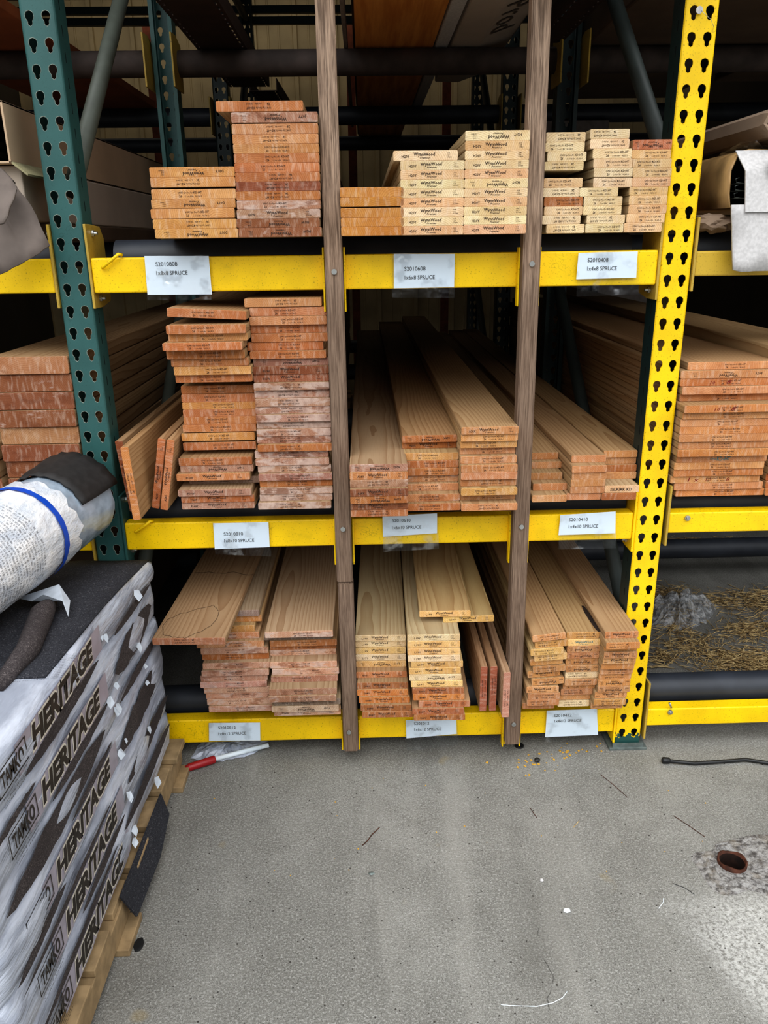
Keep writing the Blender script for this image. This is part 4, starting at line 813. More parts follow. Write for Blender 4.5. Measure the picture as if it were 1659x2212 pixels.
sheet('cardboard_flap','smaller bent cardboard flap at the left photo edge, above the hanging flap',[z(-60,1300,-.05),z(0,1300,-.05),z(90,1395,-.045),z(135,1470,-.08),z(40,1725,-.13),z(-60,1740,-.13)],.004,FLAPM)

aw('dark_box','low dark box added to block light in the left bay behind the shingle pallet','carton',MB().box(-2.0,-.79,.2,2.3,.183,.62,.008),CARDK)  # mostly hidden box, added to keep left bay light out
# ------------------------------------------------------------------ right bay packages
root=empty('cardboard_tube',(.95,-.03,1.660),'brown cardboard tube with crumpled open end, top shelf of the right bay','tube')
mb=MB();n=8;b=bmesh.new();rg=[]
for (y,s,jt) in((0,1,.003),(.02,1,.001),(2.3,1,0),(.02,.88,.002),(0,.84,.004)):
    rg.append([b.verts.new((.052*s*math.cos(2*math.pi*k/n+.2)+U(-jt,jt),y+U(-jt,jt),.034*s*math.sin(2*math.pi*k/n+.2)+U(-jt,jt))) for k in range(n)])
for a,c in((1,0),(2,1),(0,4),(4,3)):
    for k in range(n): b.faces.new((rg[a][k],rg[c][k],rg[c][(k+1)%n],rg[a][(k+1)%n]))
bmesh.ops.recalc_face_normals(b,faces=b.faces);mb.merge(b);mb.build('tube_sleeve',CARD,root)
MB().tube([(.01,.03,-.01),(.01,2.2,-.01)],.03,7).build('crumpled_core',CARDK,root)
root=empty('wrapped_carton',(.855,0,1.483),'film-wrapped open carton of metal profiles on the right top shelf','carton')
mb=MB();b=bmesh.new();n=10
# rounded open carton skin
pr_=[(.0,.0),(-.006,.03),(-.008,.08),(.004,.112),(.03,.124),(.27,.118),(.27,.0)]
A=[[b.verts.new((p[0],y,p[1])) for p in pr_] for y in(-.004,.06,1.8)]
for i in range(2):
    for k in range(len(pr_)): b.faces.new((A[i][k],A[i][(k+1)%len(pr_)],A[i+1][(k+1)%len(pr_)],A[i+1][k]))
b.faces.new(A[2]);mb.merge(b);o=mb.build('carton_skin',m_plain('tan_wrapped',(176,142,96),.35,0,.25,18),root,True)
md=o.modifiers.new('s','SOLIDIFY');md.thickness=.004
mb=MB()
for k in range(3):
    zz=.02+.016*k;mb.box(.02,.25,.02,1.7,zz,zz+.0015).tube([(.03,.0,zz),(.012,.0,zz+.002),(.010,.0,zz+.010),(.018,.0,zz+.012)],.0008,5)
mb.build('metal_profiles',GALV,root)
fl=[(-.002,-.006,.118),(.018,-.03,.122),(.03,-.045,.08),(.038,-.05,.0),(.20,-.05,.0),(.20,-.03,.12)]
o=MB().slab([(.0,-.004,.121),(.010,-.045,.075),(.018,-.052,-.012),(.30,-.052,-.012),(.30,-.02,.122)],(0,.004,0)).build('front_flap',CARDW,root);o['label']='pale cardboard front flap'
b=bmesh.new();n=10
ps=[]
for i in range(13):
    for j in range(5):
        ps.append(b.verts.new((-.012+.30*i/12,-.02+.10*j/4,.128+.012*math.sin(i*1.3+j)+U(-.003,.006)-(0.01 if i==0 else 0))))
for i in range(12):
    for j in range(4): b.faces.new((ps[i*5+j],ps[i*5+j+1],ps[(i+1)*5+j+1],ps[(i+1)*5+j]))
mb=MB();mb.merge(b);mb.build('plastic_film',CLEAR,root,True)
o=MB().prism([(-.02,-.045),(-.008,-.055),(.02,-.055),(.02,.0),(-.008,.0),(-.02,-.012)],'y',-.058,-.0545).build('steel_plate',STEEL,root);o.location=(.078,0,.118)
rr=lambda a,c,Y:aty(1459+a/5.265,200+c/5.265,Y)
sheet('cardboard_sheet','pale fibrous cardboard sheet hanging over the right top beam',[rr(640,1275,-.045),rr(650,1650,-.046),rr(662,2018,-.05),rr(760,2040,-.05),rr(900,2030,-.05),rr(1300,2025,-.05),rr(1300,1270,-.045)],.006,CARDW,'cardboard sheet',2,.001)
_sh=bpy.data.objects['cardboard_sheet'];_sh.name='hanging_flap'
for _k in('category',): del _sh[_k]
_sh['label']='pale fibrous flap hanging over the beam'
bpy.context.view_layer.update();_sh.parent=root;_sh.matrix_parent_inverse=root.matrix_world.inverted()
bm=bmesh.new();bmesh.ops.create_icosphere(bm,subdivisions=3,radius=1)
for v in bm.verts: v.co=Vector((v.co.x*.055,v.co.y*.05,v.co.z*.022))*(1+U(-.22,.22))
me=bpy.data.meshes.new('p');bm.to_mesh(me);bm.free();o=link('crumpled_paper',me,CARD);o.location=(.845,.06,1.450);tag(o,'crumpled brown paper stuffed under the wrapped carton beside the yellow upright','paper')

# ------------------------------------------------------------------ shingle pallet
PX=-.557
layers=[(.098,.204,1),(.205,.317,1),(.318,.430,1),(.431,.492,0),(.493,.600,1),(.601,.695,1)]
def bundle(x1,y0,z0,z1,txt,label,group,droop=0,wrap=True,ix=0):
    W,L=.335,1.0
    root=empty('shingle_bundle',(x1-W,y0,z0),label,'shingle bundle',group)
    H=z1-z0;bm=bmesh.new();nx,ny=10,40
    def top(x,y):
        t=max(0,(y-.45)/.55);return H-droop*t*t
    # closed rounded body as a lofted profile along y
    rings=[]
    for j in range(ny+1):
        y=L*j/ny;e=min(1,min(j,ny-j)/1.5+.35);hh=top(0,y);pr_=[]
        bul=.004*math.sin(y*9+z0*40)+.003*math.sin(y*23+z0*17)
        for (a,c) in((0,.12),(.02,.0),(.5,0),(.98,.0),(1,.12),(1.012,.5),(1,.88),(.975,1),(.5,1.0),(.025,1),(0,.88),(-.01,.5)):
            x=a*W;zz=c*hh
            if a>.9: x+=bul-(1-e)*.012
            pr_.append(bm.verts.new((x,y,zz)))
        rings.append(pr_)
    n=len(rings[0])
    for j in range(ny):
        for k in range(n): bm.faces.new((rings[j][k],rings[j+1][k],rings[j+1][(k+1)%n],rings[j][(k+1)%n]))
    bm.faces.new(rings[0]);bm.faces.new(rings[-1][::-1]);bmesh.ops.recalc_face_normals(bm,faces=bm.faces)
    me=bpy.data.meshes.new('b');bm.to_mesh(me);bm.free()
    body=link('wrapper',me,FILM if wrap else GRANB,root,True)
    return root
def tear(root,pts,mat=GRANB,name='torn_opening',x=.335+.0065):
    """lens-shaped hole in the film showing the shingles; pts in (y,z) of the bundle"""
    bm=bmesh.new();vs=[bm.verts.new((x+U(0,.0015),a,b)) for a,b in pts];bm.faces.new(vs)
    me=bpy.data.meshes.new('t');bm.to_mesh(me);bm.free();return link(name,me,mat,root)
def lens(y0,y1,zc0,zc1,h,rag=.12):
    p=[];n=18;h*=1.45
    for i in range(n+1): t=i/n;p.append((y0+(y1-y0)*t,zc0+(zc1-zc0)*t+h/2*math.sin(math.pi*t)**.6*(1+U(-rag,rag))))
    for i in range(1,n): t=1-i/n;p.append((y0+(y1-y0)*t,zc0+(zc1-zc0)*t-h/2*math.sin(math.pi*t)**.6*(1+U(-rag,rag))))
    return p
HALO=m_plain('pale_outline_print',(214,208,196),.4,0,.05,30)
MAUVE=m_plain('mauve_print_panel',(158,152,164),.35,0,.10,30)
BRN=m_plain('dark_brown_print',(44,38,34),.6,0,.25,40)
MX=Matrix(((0,-1,0,0),(1,0,0,0),(0,0,1,0),(0,0,0,1)))   # text (x,z) plane -> (y,z) plane facing +x
def face_print(root,zb,her,tam,H):
    bm=bmesh.new();y0,y1=her
    add_text(bm,'HERITAGE',y0,y1,zb,.038,3,.048,.18)
    if tam:
        add_text(bm,'TAMKO',tam[0]+.012,tam[1]-.012,zb+.006,.026,3,.03)
        a,b=tam;zz=zb-.002
        for q in((a,b,zz,zz+.0025),(a,b,zz+.040,zz+.0425),(a,a+.0025,zz,zz+.042),(b-.0025,b,zz,zz+.042)):
            b2=bmesh.new();vs=[b2.verts.new((q[i],0,q[k])) for i,k in((0,2),(1,2),(1,3),(0,3))];b2.faces.new(vs);t=bpy.data.meshes.new('t');b2.to_mesh(t);b2.free();bm.from_mesh(t)
        for k in range(3): add_text(bm,'BUILDING PRODUCTS' if k==0 else 'roofing shingles',a+.01,b-.01,zb-.010-.007*k,.0035,1)
    bm.transform(MX);bm.transform(Matrix.Translation((.335+.0082,0,0)))
    me=bpy.data.meshes.new('t');bm.to_mesh(me);bm.free();link('printed_lettering',me,BRN,root)
    bm=bmesh.new();add_text(bm,'HERITAGE',y0-.003,y1+.003,zb-.002,.042,3,.085,.18);bm.transform(MX);bm.transform(Matrix.Translation((.335+.0076,0,0)))
    me=bpy.data.meshes.new('t');bm.to_mesh(me);bm.free();link('lettering_outline',me,HALO,root)
    bm=bmesh.new()
    for a,b in((y0-.055,y1+.05),):
        vs=[bm.verts.new((.335+.0068,q[0],q[1])) for q in((a,zb-.012),(b,zb-.012),(b,zb+.045),(a,zb+.045))];bm.faces.new(vs)
    me=bpy.data.meshes.new('t');bm.to_mesh(me);bm.free();link('mauve_panel',me,MAUVE,root)
hers=[.133,.248,.362,None,.530,.640]
lname=['lowest layer, resting on the pallet','second layer from the bottom','third layer from the bottom','thin fourth layer','fifth layer, just under the top','topmost layer under the roll']
for i,(z0,z1,_) in enumerate(layers):
    r_=bundle(PX-.007,-1.05,z0,z1,None,f'grey wrapped shingle bundle facing the aisle, {lname[i]}','bundles facing the aisle',droop=.048 if i==5 else 0,wrap=True)
    H=z1-z0;r=r_.children[0]
    if hers[i]: face_print(r,hers[i]-z0,(.21,.515),(.085,.19),H)
    L_={0:[(.54,.97,.088,.080,.026),(.03,.50,.088,.092,.012)],
        1:[(.28,.56,.016,.014,.016),(.60,.98,.060,.055,.030),(.03,.50,.096,.099,.010)],
        2:[(.03,.24,.014,.018,.016),(.58,.96,.045,.060,.048),(.30,.55,.098,.100,.012)],
        3:[(.04,.52,.030,.034,.040),(.62,.97,.032,.026,.018)],
        4:[(.03,.20,.088,.092,.010),(.24,.56,.017,.014,.016),(.62,.93,.045,.060,.052)],
        5:[(.17,.54,.016,.018,.020),(.64,.94,.018,.006,.014)]}[i]
    for a in L_: tear(r,lens(*a))
    # ragged scraps of film hanging off the face
    mb=MB()
    for k in range(3):
        y=(.57,.60,.80)[k]+U(-.02,.02);zz=U(.15,.8)*H
        b=bmesh.new();vs=[];s=U(.008,.019)
        c=[(0,0,0),(.3,.6,-.2),(.8,.1,-.9),(.6,-.8,-1.2),(.1,-.6,-.4),(.5,.0,-.6)]
        P_=[b.verts.new((.340+max(0,q[0]*s+U(0,.004)),y+q[1]*s,zz+q[2]*s)) for q in c]
        for t in((0,1,5),(1,2,5),(2,3,5),(3,4,5),(4,0,5)): b.faces.new([P_[w] for w in t])
        mb.merge(b)
    o=mb.build('film_scraps',m_plain('white_film_scrap',(186,194,204),.4,0,.1,40) if i==0 else bpy.data.materials['white_film_scrap'],r);o['kind']='stuff'
    if i==5:
        # exposed dark shingles on top, draped to the sagging far end
        mb=MB();b=bmesh.new();nn=10
        def topz(y): t=max(0,(y-.45)/.55);return H-.048*t*t+.0035
        A=[];
        for j in range(nn+1):
            y=.34+(.995-.34)*j/nn;A.append([b.verts.new((x,y,topz(y)+.002*math.sin(x*30+y*9))) for x in(-.02,.08,.16,.24,.331-.01*max(0,(.5-y)*6))])
        for j in range(nn):
            for k in range(4): b.faces.new((A[j][k],A[j+1][k],A[j+1][k+1],A[j][k+1]))
        mb.merge(b);o=mb.build('exposed_shingles',GRAN,r,True);md=o.modifiers.new('s','SOLIDIFY');md.thickness=.004;md.offset=1
        MB().slab([(.0,.0,H+.004),(.20,.02,H+.004),(.215,.30,H+.004),(.15,.42,H+.004),(.0,.42,H+.004)],(0,0,.003)).build('exposed_shingles',GRAN,r)
        mb=MB();mb.tube([(.255,.30,H+.006),(.26,.42,H+.012),(.235,.56,H+.020),(.225,.64,H+.012)],.018,10,rr=[.012,.022,.024,.010]);mb.build('torn_shingle_ridge',GRANB,r,True)
        b=bmesh.new();pp=[(.20,.70,.012),(.235,.66,.040),(.27,.62,.020),(.29,.55,.016),(.262,.60,.028),(.225,.60,.044),(.19,.62,.02),(.14,.66,.01)]
        vs=[b.verts.new((q[0],q[1],H+q[2])) for q in pp];b.faces.new(vs);mb=MB();mb.merge(b);mb.build('torn_film_flap',bpy.data.materials['white_film_scrap'],r)
        bm=bmesh.new()
        for k in range(15): add_text(bm,'WARNING keep bundles flat store covered apply only when dry 70',.0,.22,.006*k,.0022,1)
        bm.transform(Matrix(((1,0,0,.10),(0,0,1,.0),(0,0,0,H+.0032),(0,0,0,1))));bm.transform(Matrix.Translation((0,0,0)))
        me=bpy.data.meshes.new('t');bm.to_mesh(me);bm.free();o=link('small_print',me,TXT,r);o.location=(0.0,.03,.004)
        # small print also on the film beside the torn ridge
        me2=me;o=link('small_print',me2,TXT,r);o.location=(.07,.30,-.002);o.rotation_euler=(0,0,math.radians(8))
    # inner column of the pallet
    r2=bundle(PX-.365,-1.05,z0,z1,None,f'shingle bundle hidden in the inner row behind, {lname[i]}','bundles in the inner row',droop=.03 if i==5 else 0,wrap=(i<5))
# hanging sheet of shingles at the torn bottom bundle
aw('loose_shingles','loose dark shingles sagging out of the lowest torn bundle','shingle',MB().slab([(-.5460,-.62,.110),(-.5445,-.40,.105),(-.544,-.28,.102),(-.523,-.30,.055),(-.519,-.42,.030),(-.525,-.60,.035)],(.004,0,.001)),GRAN)
root=empty('wooden_pallet',(-.9,-.55,0),'rough wooden pallet under the stacked shingle bundles','pallet')
PAL=m_plain('pallet_wood',(150,128,96),.8,0,.2,30)
for k,y in enumerate((-.50,-.36,-.235,-.10,.03,.16,.29,.42)):
    MB().box(-.38,.352+U(-.006,.014),y,y+.095,.078,.096,.002).build('deck_board',PAL,root)
for k,y in enumerate((-.48,-.12,.10,.40)):
    MB().box(-.38,.368+U(-.006,.012),y,y+.10,.0,.018,.002).build('bottom_board',PAL,root)
for x in(-.37,-.02,.315): MB().box(x,x+.038,-.50,.515,.019,.077,.002).build('stringer',PAL,root)
# rolls of underlayment on top of the pallet
A0=Vector((-.868,-.95,.811));A1=Vector((-.7245,-.075,.822))
def axp(k): return A0+(A1-A0)*k
root=empty('roofing_roll',tuple(axp(.5)),'big roll in white printed plastic with a blue band, lying on the shingles','roll')
WRAPW=NT('white_printed_plastic');_p=WRAPW.coord();_s=WRAPW.noise(WRAPW.mapping(_p,(1,.5,1)),30,4,.6)
_ax=(A1-A0).normalized();_g=WRAPW.N.new('ShaderNodeVectorMath');_g.operation='DOT_PRODUCT';WRAPW.put(_p,_g.inputs[0]);_g.inputs[1].default_value=_ax;al=_g.outputs['Value']
_pz=WRAPW.sep(_p)[2];_px=WRAPW.sep(_p)[0]
ang_=WRAPW.math('ARCTAN2',_pz,_px)
line=WRAPW.math('FRACT',WRAPW.math('DIVIDE',al,.010));ln=WRAPW.math('GREATER_THAN',line,.45)
wd=WRAPW.math('GREATER_THAN',WRAPW.noise(WRAPW.comb(WRAPW.math('MULTIPLY',ang_,30.),WRAPW.math('FLOOR',WRAPW.math('DIVIDE',al,.010)),0.),1.6,1),.5)
reg=WRAPW.math('MULTIPLY',WRAPW.math('LESS_THAN',al,.12),WRAPW.math('MULTIPLY',ln,wd))
WRAPW.base(WRAPW.mix(WRAPW.math('MULTIPLY',reg,.55),WRAPW.mix(WRAPW.ramp(_s,.3,.7),lin((196,204,216)),lin((240,240,242))),lin((70,74,84))))
WRAPW.bump(_s,.8,.012);WRAPW=WRAPW.set(.35)
def roll_skin(k0,k1,r0,r1,name,mat,n=36,m_=16,a0=0,a1=360,jag=0,parent=None,wr=.0015):
    ax=(A1-A0).normalized();e1=ax.cross(Vector((0,0,1))).normalized();e2=e1.cross(ax)
    bm=bmesh.new();R=[]
    full=a1-a0>=360;C=root.location
    for i in range(m_+1):
        k=k0+(k1-k0)*i/m_;r=r0+(r1-r0)*i/m_;row=[]
        for j in range(n+(0 if full else 1)):
            a=math.radians(a0+(a1-a0)*j/n);rr_=r+wr*math.sin(j*2.3+i*.9)+U(-wr,wr)*.6
            kk=k+((jag*math.sin(j*1.9)+U(-jag,jag)*.8) if i==m_ else 0)
            row.append(bm.verts.new(axp(kk)+e1*rr_*math.cos(a)+e2*rr_*math.sin(a)-Vector(C)))
        R.append(row)
    q=len(R[0])
    for i in range(m_):
        for j in range(q if full else q-1): bm.faces.new((R[i][j],R[i][(j+1)%q],R[i+1][(j+1)%q],R[i+1][j]))
    bmesh.ops.recalc_face_normals(bm,faces=bm.faces)
    me=bpy.data.meshes.new(name);bm.to_mesh(me);bm.free();return link(name,me,mat,parent or root,True)
TRANS=NT('cloudy_film');_p=TRANS.coord();TRANS.base(TRANS.mix(TRANS.ramp(TRANS.noise(_p,16,3),.3,.7),lin((128,142,156)),lin((176,190,206))));TRANS.bump(TRANS.noise(TRANS.mapping(_p,(1,.4,1)),28,3),.5,.008);TRANS=TRANS.set(.22,0,.6)
mb=MB();mb.tube([axp(0)-root.location,axp(.995)-root.location],.098,32);mb.build('roll_core',GRAN,root)
roll_skin(0,1.0,.103,.101,'cloudy_film_layer',TRANS,wr=.001)
roll_skin(0,.80,.108,.107,'white_printed_wrapper',WRAPW,jag=.016)
roll_skin(.715,.735,.1105,.1105,'blue_band',m_plain('blue_tape',(20,80,190),.4,0,.1,20),m_=3,wr=.0006)
# black inner sheet lifted off the far end
o=roll_skin(.84,1.01,.108,.122,'black_lifted_sheet',m_plain('black_felt',(38,36,36),.7,0,.2,60),n=18,m_=6,a0=22,a1=140,wr=.002);md=o.modifiers.new('s','SOLIDIFY');md.thickness=.003
# ------------------------------------------------------------------ under the bottom beam, left
def crumple(name,lab,cat,pts,h,mat,n=16,zb=.002,amp=1,group=None):
    """low crumpled sheet: outline pts on the floor, pushed up at random"""
    bm=bmesh.new();c=sum((Vector(p) for p in pts),Vector())/len(pts);rings=[];K=6
    ol=[]
    for i in range(len(pts)):
        a,b=Vector(pts[i]),Vector(pts[(i+1)%len(pts)])
        for t in range(6): ol.append(a.lerp(b,t/6))
    ce=bm.verts.new((c.x,c.y,zb+h))
    for k in range(1,K+1):
        rings.append([bm.verts.new((c.x+(p.x-c.x)*k/K+U(-.004,.004),c.y+(p.y-c.y)*k/K+U(-.004,.004),zb+max(0,h*(1-(k/K)**1.5)+U(-.3,.5)*h)*(k<K))) for p in ol])
    q=len(ol)
    for j in range(q): bm.faces.new((ce,rings[0][j],rings[0][(j+1)%q]))
    for k in range(K-1):
        for j in range(q): bm.faces.new((rings[k][j],rings[k+1][j],rings[k+1][(j+1)%q],rings[k][(j+1)%q]))
    me=bpy.data.meshes.new(name);bm.to_mesh(me);bm.free();o=link(name,me,mat);return tag(o,lab,cat,group)
crumple('plastic_bag','flattened white plastic bag with small print under the bottom beam, beside the pallet','bag',[(-.52,.09,0),(-.53,.0,0),(-.47,-.025,0),(-.38,.0,0),(-.31,.045,0),(-.33,.10,0),(-.42,.12,0)],.018,FILM)
root=empty('caulk_tool',(-.49,-.035,.012),'white rod with a red handle end lying under the bottom beam','tool')
MB().tube([(.03,.012,.002),(.18,.07,.004)],.007,12).build('white_rod',PAPER,root,True)
MB().tube([(-.045,-.025,0),(-.035,-.020,.0),(.03,.012,.001),(.034,.014,.001)],.011,12,rr=[.007,.011,.0115,.008]).build('red_handle',m_plain('red_plastic',(150,28,34),.4,0,.1),root,True)
# ------------------------------------------------------------------ floor things
pts=[atz(1437,1643,.009),atz(1500,1649,.007),atz(1560,1645,.007),atz(1610,1641,.007),atz(1659,1648,.007),atz(1740,1662,.007)]
root=empty('rubber_cable',tuple(pts[0]),'black rubber cable lying on the floor right of the yellow upright','cable')
L0=pts[0];sm=[]
for i in range(len(pts)-1):
    for t in range(5): sm.append(pts[i].lerp(pts[i+1],t/5)-L0)
MB().tube(sm,.0052,12).build('cable_body',BLACK,root,True)
MB().tube([(-.010,0,.001),(-.006,0,.001),(.010,0,.0),(.014,0,0)],.01,12,rr=[.005,.0095,.009,.006]).build('cable_end',BLACK,root,True)
def pebble(px,py,r,lab,mat,name='stone',cat='stone',sq=(1,1,.8)):
    p=atz(px,py,0);bm=bmesh.new();bmesh.ops.create_icosphere(bm,subdivisions=2,radius=r)
    for v in bm.verts: v.co=Vector((v.co.x*sq[0],v.co.y*sq[1],v.co.z*sq[2]))*(1+U(-.15,.15))
    me=bpy.data.meshes.new(name);bm.to_mesh(me);bm.free();o=link(name,me,mat);o.location=(p.x,p.y,r*sq[2]*.8);return tag(o,lab,cat)
pebble(1160,1645,.0085,'small black nut on the floor in front of the 1x4x12 sign',BLACK,'black_nut','nut')
o=MB().tube([(0,0,0),(0,0,.004)],.013,20).build('flat_washer',BLACK,None);o.location=atz(1122,1612,.0005);tag(o,'flat black washer under the foot of the second wooden post','washer')
pebble(1170,1903,.0045,'small pale stone on the open floor, right of centre',CARDW)
pebble(1225,1968,.006,'crumb of white foam on the floor, lower right of centre',PAPER,'foam_crumb','crumb',(1.4,1,.35))
pebble(803,1888,.005,'small grey stone on the floor, left of centre',GALV,sq=(1.5,1,.5))
pebble(300,2042,.011,'dark brown leaf scrap on the floor beside the pallet',BLACK,'leaf_scrap','leaf',(1,1.7,.12))
def strand(name,lab,px,r,mat,cat,zz=.0):
    P_=[atz(a,b,r) for a,b in px];q=[]
    for i in range(len(P_)-1):
        for t in range(4): q.append(P_[i].lerp(P_[i+1],t/4))
    q.append(P_[-1]);o=MB().tube(q,r,7).build(name,mat,None,True);return tag(o,lab,cat)
strand('white_string','frayed white string curving on the floor at the bottom',[(1082,2170),(1100,2172),(1160,2174),(1195,2166),(1215,2155),(1225,2142)],.0007,PAPER,'string')
strand('twig','small brown twig on the floor left of centre',[(783,1826),(795,1815),(803,1803),(812,1795),(820,1787)],.0012,RUST,'twig')
strand('pine_needle','thin dark stem on the floor near the broken concrete hole',[(1455,1762),(1490,1785),(1523,1808)],.0009,RUST,'stem')
strand('pine_needle','short dark stem on the floor left of and below the pipe hole',[(1453,1908),(1480,1918),(1500,1932)],.0007,BLACK,'stem')
strand('pine_needle','long thin stem on the floor between nut and cable',[(1297,1673),(1325,1695),(1355,1722)],.0008,RUST,'stem')
strand('pine_needle','tiny brown stem standing alone in the middle right floor',[(1145,1745),(1153,1757),(1160,1767)],.0008,RUST,'stem')
strand('straw_bit','short pale straw bit on the floor, right of centre',[(1238,1788),(1251,1773)],.001,STRAW,'straw')
strand('white_scrap','thin white thread on the floor left of the pipe hole',[(1423,1962),(1433,1948),(1433,1940)],.0007,PAPER,'thread')
# yellow paint chips, dark specks: far too many to count
mb=MB()
for i in range(70):
    if i<45: px,py=random.choice([(1190,1625),(1240,1622),(1260,1618),(1150,1640),(1215,1630),(1105,1655),(1180,1660)]);px+=random.gauss(0,34);py+=random.gauss(0,9)
    else: px,py=U(420,1600),U(1650,1900)
    c=atz(px,py,.0006);s=U(.002,.0055) if i<45 else U(.001,.0028);k=random.randint(4,6)
    mb.slab([(c.x+s*math.cos(2*math.pi*j/k+i)*U(.5,1.2),c.y+s*math.sin(2*math.pi*j/k+i)*U(.5,1.2),.0004) for j in range(k)],(0,0,.0009))
o=mb.build('paint_chips',m_plain('ochre_chip',(206,160,60),.7,0,.2,80));tag(o,'yellow paint chips scattered on the floor below the beam','paint chips',kind='stuff')
mb=MB()
for i in range(260):
    px,py=U(330,1659),U(1640,2212);c=atz(px,py,0);s=U(.0008,.0022);k=5
    mb.slab([(c.x+s*math.cos(2*math.pi*j/k+i),c.y+s*math.sin(2*math.pi*j/k+i)*U(.5,1.2),.0003) for j in range(k)],(0,0,.0008))
o=mb.build('grit',m_plain('dark_grit',(60,56,52),.9,0,.3,80));tag(o,'dark grit scattered over the concrete floor','grit',kind='stuff')
p0=aty(1510,22,-.004);root=empty('wire_tag',tuple(p0),'small white washer tied with thin wire near the top of the yellow upright','tag')
MB().tube([(0,0,0),(0,-.003,0)],.0075,16).build('white_washer',CARDW,root);MB().tube([(.004,-.004,-.002),(.014,-.004,-.010),(.026,-.004,-.018),(.036,-.003,-.034)],.0005,5).build('thin_wire',STEEL,root)
# sunken pipe with broken concrete around it
root=empty('sunken_pipe',(HX,HY,0),'rusty pipe stub sunk in a broken patch of the concrete floor','pipe')
b=bmesh.new();n=24;rg=[]
for z_,r_ in((-.15,.032),(-.006,.0335),(.010,.0335),(.011,.0295),(-.15,.029)):
    rg.append([b.verts.new((r_*math.cos(2*math.pi*k/n),r_*math.sin(2*math.pi*k/n),z_+(.003*math.sin(k*.9) if z_>-.1 else 0))) for k in range(n)])
for i in range(4):
    for k in range(n): b.faces.new((rg[i][k],rg[i][(k+1)%n],rg[i+1][(k+1)%n],rg[i+1][k]))
mb=MB();mb.merge(b);mb.build('pipe_rim',RUST,root,True)
b=bmesh.new();rg=[[b.verts.new((.0288*math.cos(2*math.pi*k/24),.0288*math.sin(2*math.pi*k/24),z_)) for k in range(24)] for z_ in(.004,-.12)]
for k in range(24): b.faces.new((rg[0][k],rg[1][k],rg[1][(k+1)%24],rg[0][(k+1)%24]))
mb=MB();mb.merge(b);mb.build('pipe_bore',m_plain('shaded_bore_rust',(40,22,14),.8,0,.5,70),root,True)  # rust darkened to paint in the shade inside the bore
MB().tube([(0,0,-.055),(0,0,-.05)],.0275,20).build('dark_hollow',m_plain('hollow_shade',(22,18,16),.6,0,.3,60),root)  # dark disc standing in for the shade deep in the pipe
b=bmesh.new();K=9;n=40;rg=[]
for k in range(K+1):
    t=k/K;row=[]
    for j in range(n):
        a=2*math.pi*j/n;ca,sa=math.cos(a),math.sin(a)
        R_=.075+.016*math.sin(2*a+1)+.010*math.sin(5*a)+(.12 if ca>0 else 0)*max(0,ca)**2*(1.1-.3*sa)+(.03*max(0,-sa))
        r_=.0335+(R_-.0335)*t;zz=(.0012+U(0,.006)*math.sin(math.pi*t)) if k<K else .0002
        row.append(b.verts.new((r_*ca,r_*sa,zz)))
    rg.append(row)
for i in range(K):
    for k in range(n): b.faces.new((rg[i][k],rg[i][(k+1)%n],rg[i+1][(k+1)%n],rg[i+1][k]))
mb=MB();mb.merge(b);mb.build('broken_concrete',BROK,root)
# straw in the right bay
mb=MB();random.seed(11)
cl=[(1440,1290,60,16,150),(1500,1395,60,22,170),(1590,1430,70,20,260),(1640,1300,55,18,170),(1620,1360,50,18,200),(1460,1340,35,22,110),(1430,1420,22,16,60),(1560,1300,60,14,110),(1650,1440,40,18,120),(1480,1175,90,8,160),(1600,1180,80,8,160)]
for px,py,sx,sy,nn in cl:
    for i in range(nn):
        x_=px+random.gauss(0,sx*.6);y_=py+random.gauss(0,sy*.8)
        if y_<1160 or x_<1395: continue
        c=atz(x_,y_,0)
        if c.y<.16: continue
        a=U(0,math.pi);l=U(.02,.10);h=U(.002,.014)
        d=Vector((math.cos(a)*l/2,math.sin(a)*l/2,U(-.004,.004)))
        mb.tube([c-d+Vector((0,0,h)),c+Vector((0,0,h+U(0,.004))),c+d+Vector((0,0,h))],U(.0009,.0019),3,cap=False)
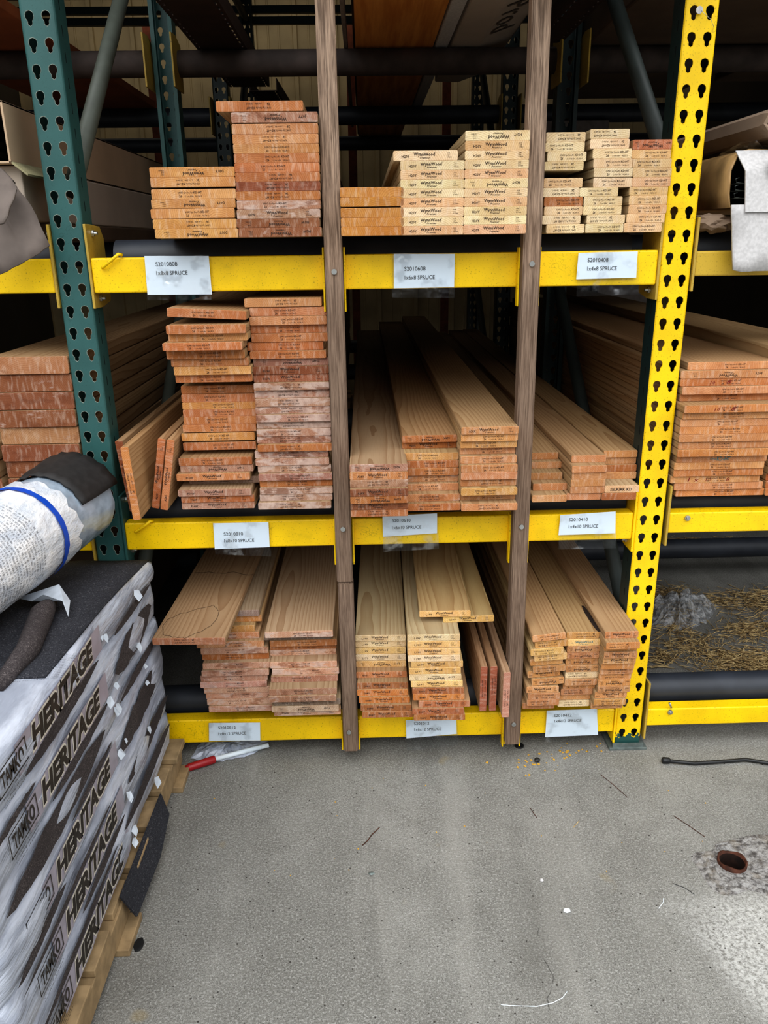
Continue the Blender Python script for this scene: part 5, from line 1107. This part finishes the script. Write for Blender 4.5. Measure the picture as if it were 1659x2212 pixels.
o=mb.build('straw',STRAW);tag(o,'loose straw littering the floor under the right bay','straw',kind='stuff')
crumple('clear_bag','crumpled clear plastic bag on the straw under the right bay','bag',[(1.09,.74,0),(1.10,.90,0),(1.20,1.02,0),(1.34,1.03,0),(1.42,.92,0),(1.30,.76,0),(1.18,.70,0)],.055,CLEARB)
# ------------------------------------------------------------------ light
for i,(lx,e) in enumerate(((-1.3,3.2),(1.1,1.6))):  # unseen area lamps added to brighten the upper back wall
    ld=bpy.data.lights.new('back_wall_fill_light','AREA');ld.shape='RECTANGLE';ld.size=2.4;ld.size_y=.12;ld.energy=e;ld.color=(1,.93,.80)
    lo=bpy.data.objects.new('back_wall_fill_light',ld);COL.objects.link(lo);lo.location=(lx,4.15,3.1);lo.rotation_euler=(math.radians(38),0,0)
w=bpy.data.worlds.new('overcast');SC.world=w;w.use_nodes=True;nt=w.node_tree;bg=nt.nodes['Background']
tc=nt.nodes.new('ShaderNodeTexCoord');sp=nt.nodes.new('ShaderNodeSeparateXYZ');mr=nt.nodes.new('ShaderNodeMapRange');mx=nt.nodes.new('ShaderNodeMix');mx.data_type='RGBA'
nt.links.new(tc.outputs['Generated'],sp.inputs[0]);nt.links.new(sp.outputs[2],mr.inputs[0]);mr.inputs[1].default_value=.02;mr.inputs[2].default_value=.62;mr.interpolation_type='SMOOTHSTEP'
nt.links.new(mr.outputs[0],mx.inputs[0]);mx.inputs[6].default_value=(.09,.09,.09,1);mx.inputs[7].default_value=(.97,.99,1.0,1)
nt.links.new(mx.outputs[2],bg.inputs[0]);bg.inputs[1].default_value=2.1
sd=bpy.data.lights.new('sky_glow','SUN');sd.energy=1.1;sd.angle=math.radians(60);so=bpy.data.objects.new('sky_glow',sd);COL.objects.link(so);so.rotation_euler=(math.radians(42),0,math.radians(-12))
SC.view_settings.view_transform='Standard';
try: SC.view_settings.look='Medium High Contrast'
except Exception as e: print('look',e)
SC.view_settings.exposure=0;SC.view_settings.exposure=0;SC.view_settings.gamma=1
SC.cycles.max_bounces=6;SC.cycles.diffuse_bounces=4
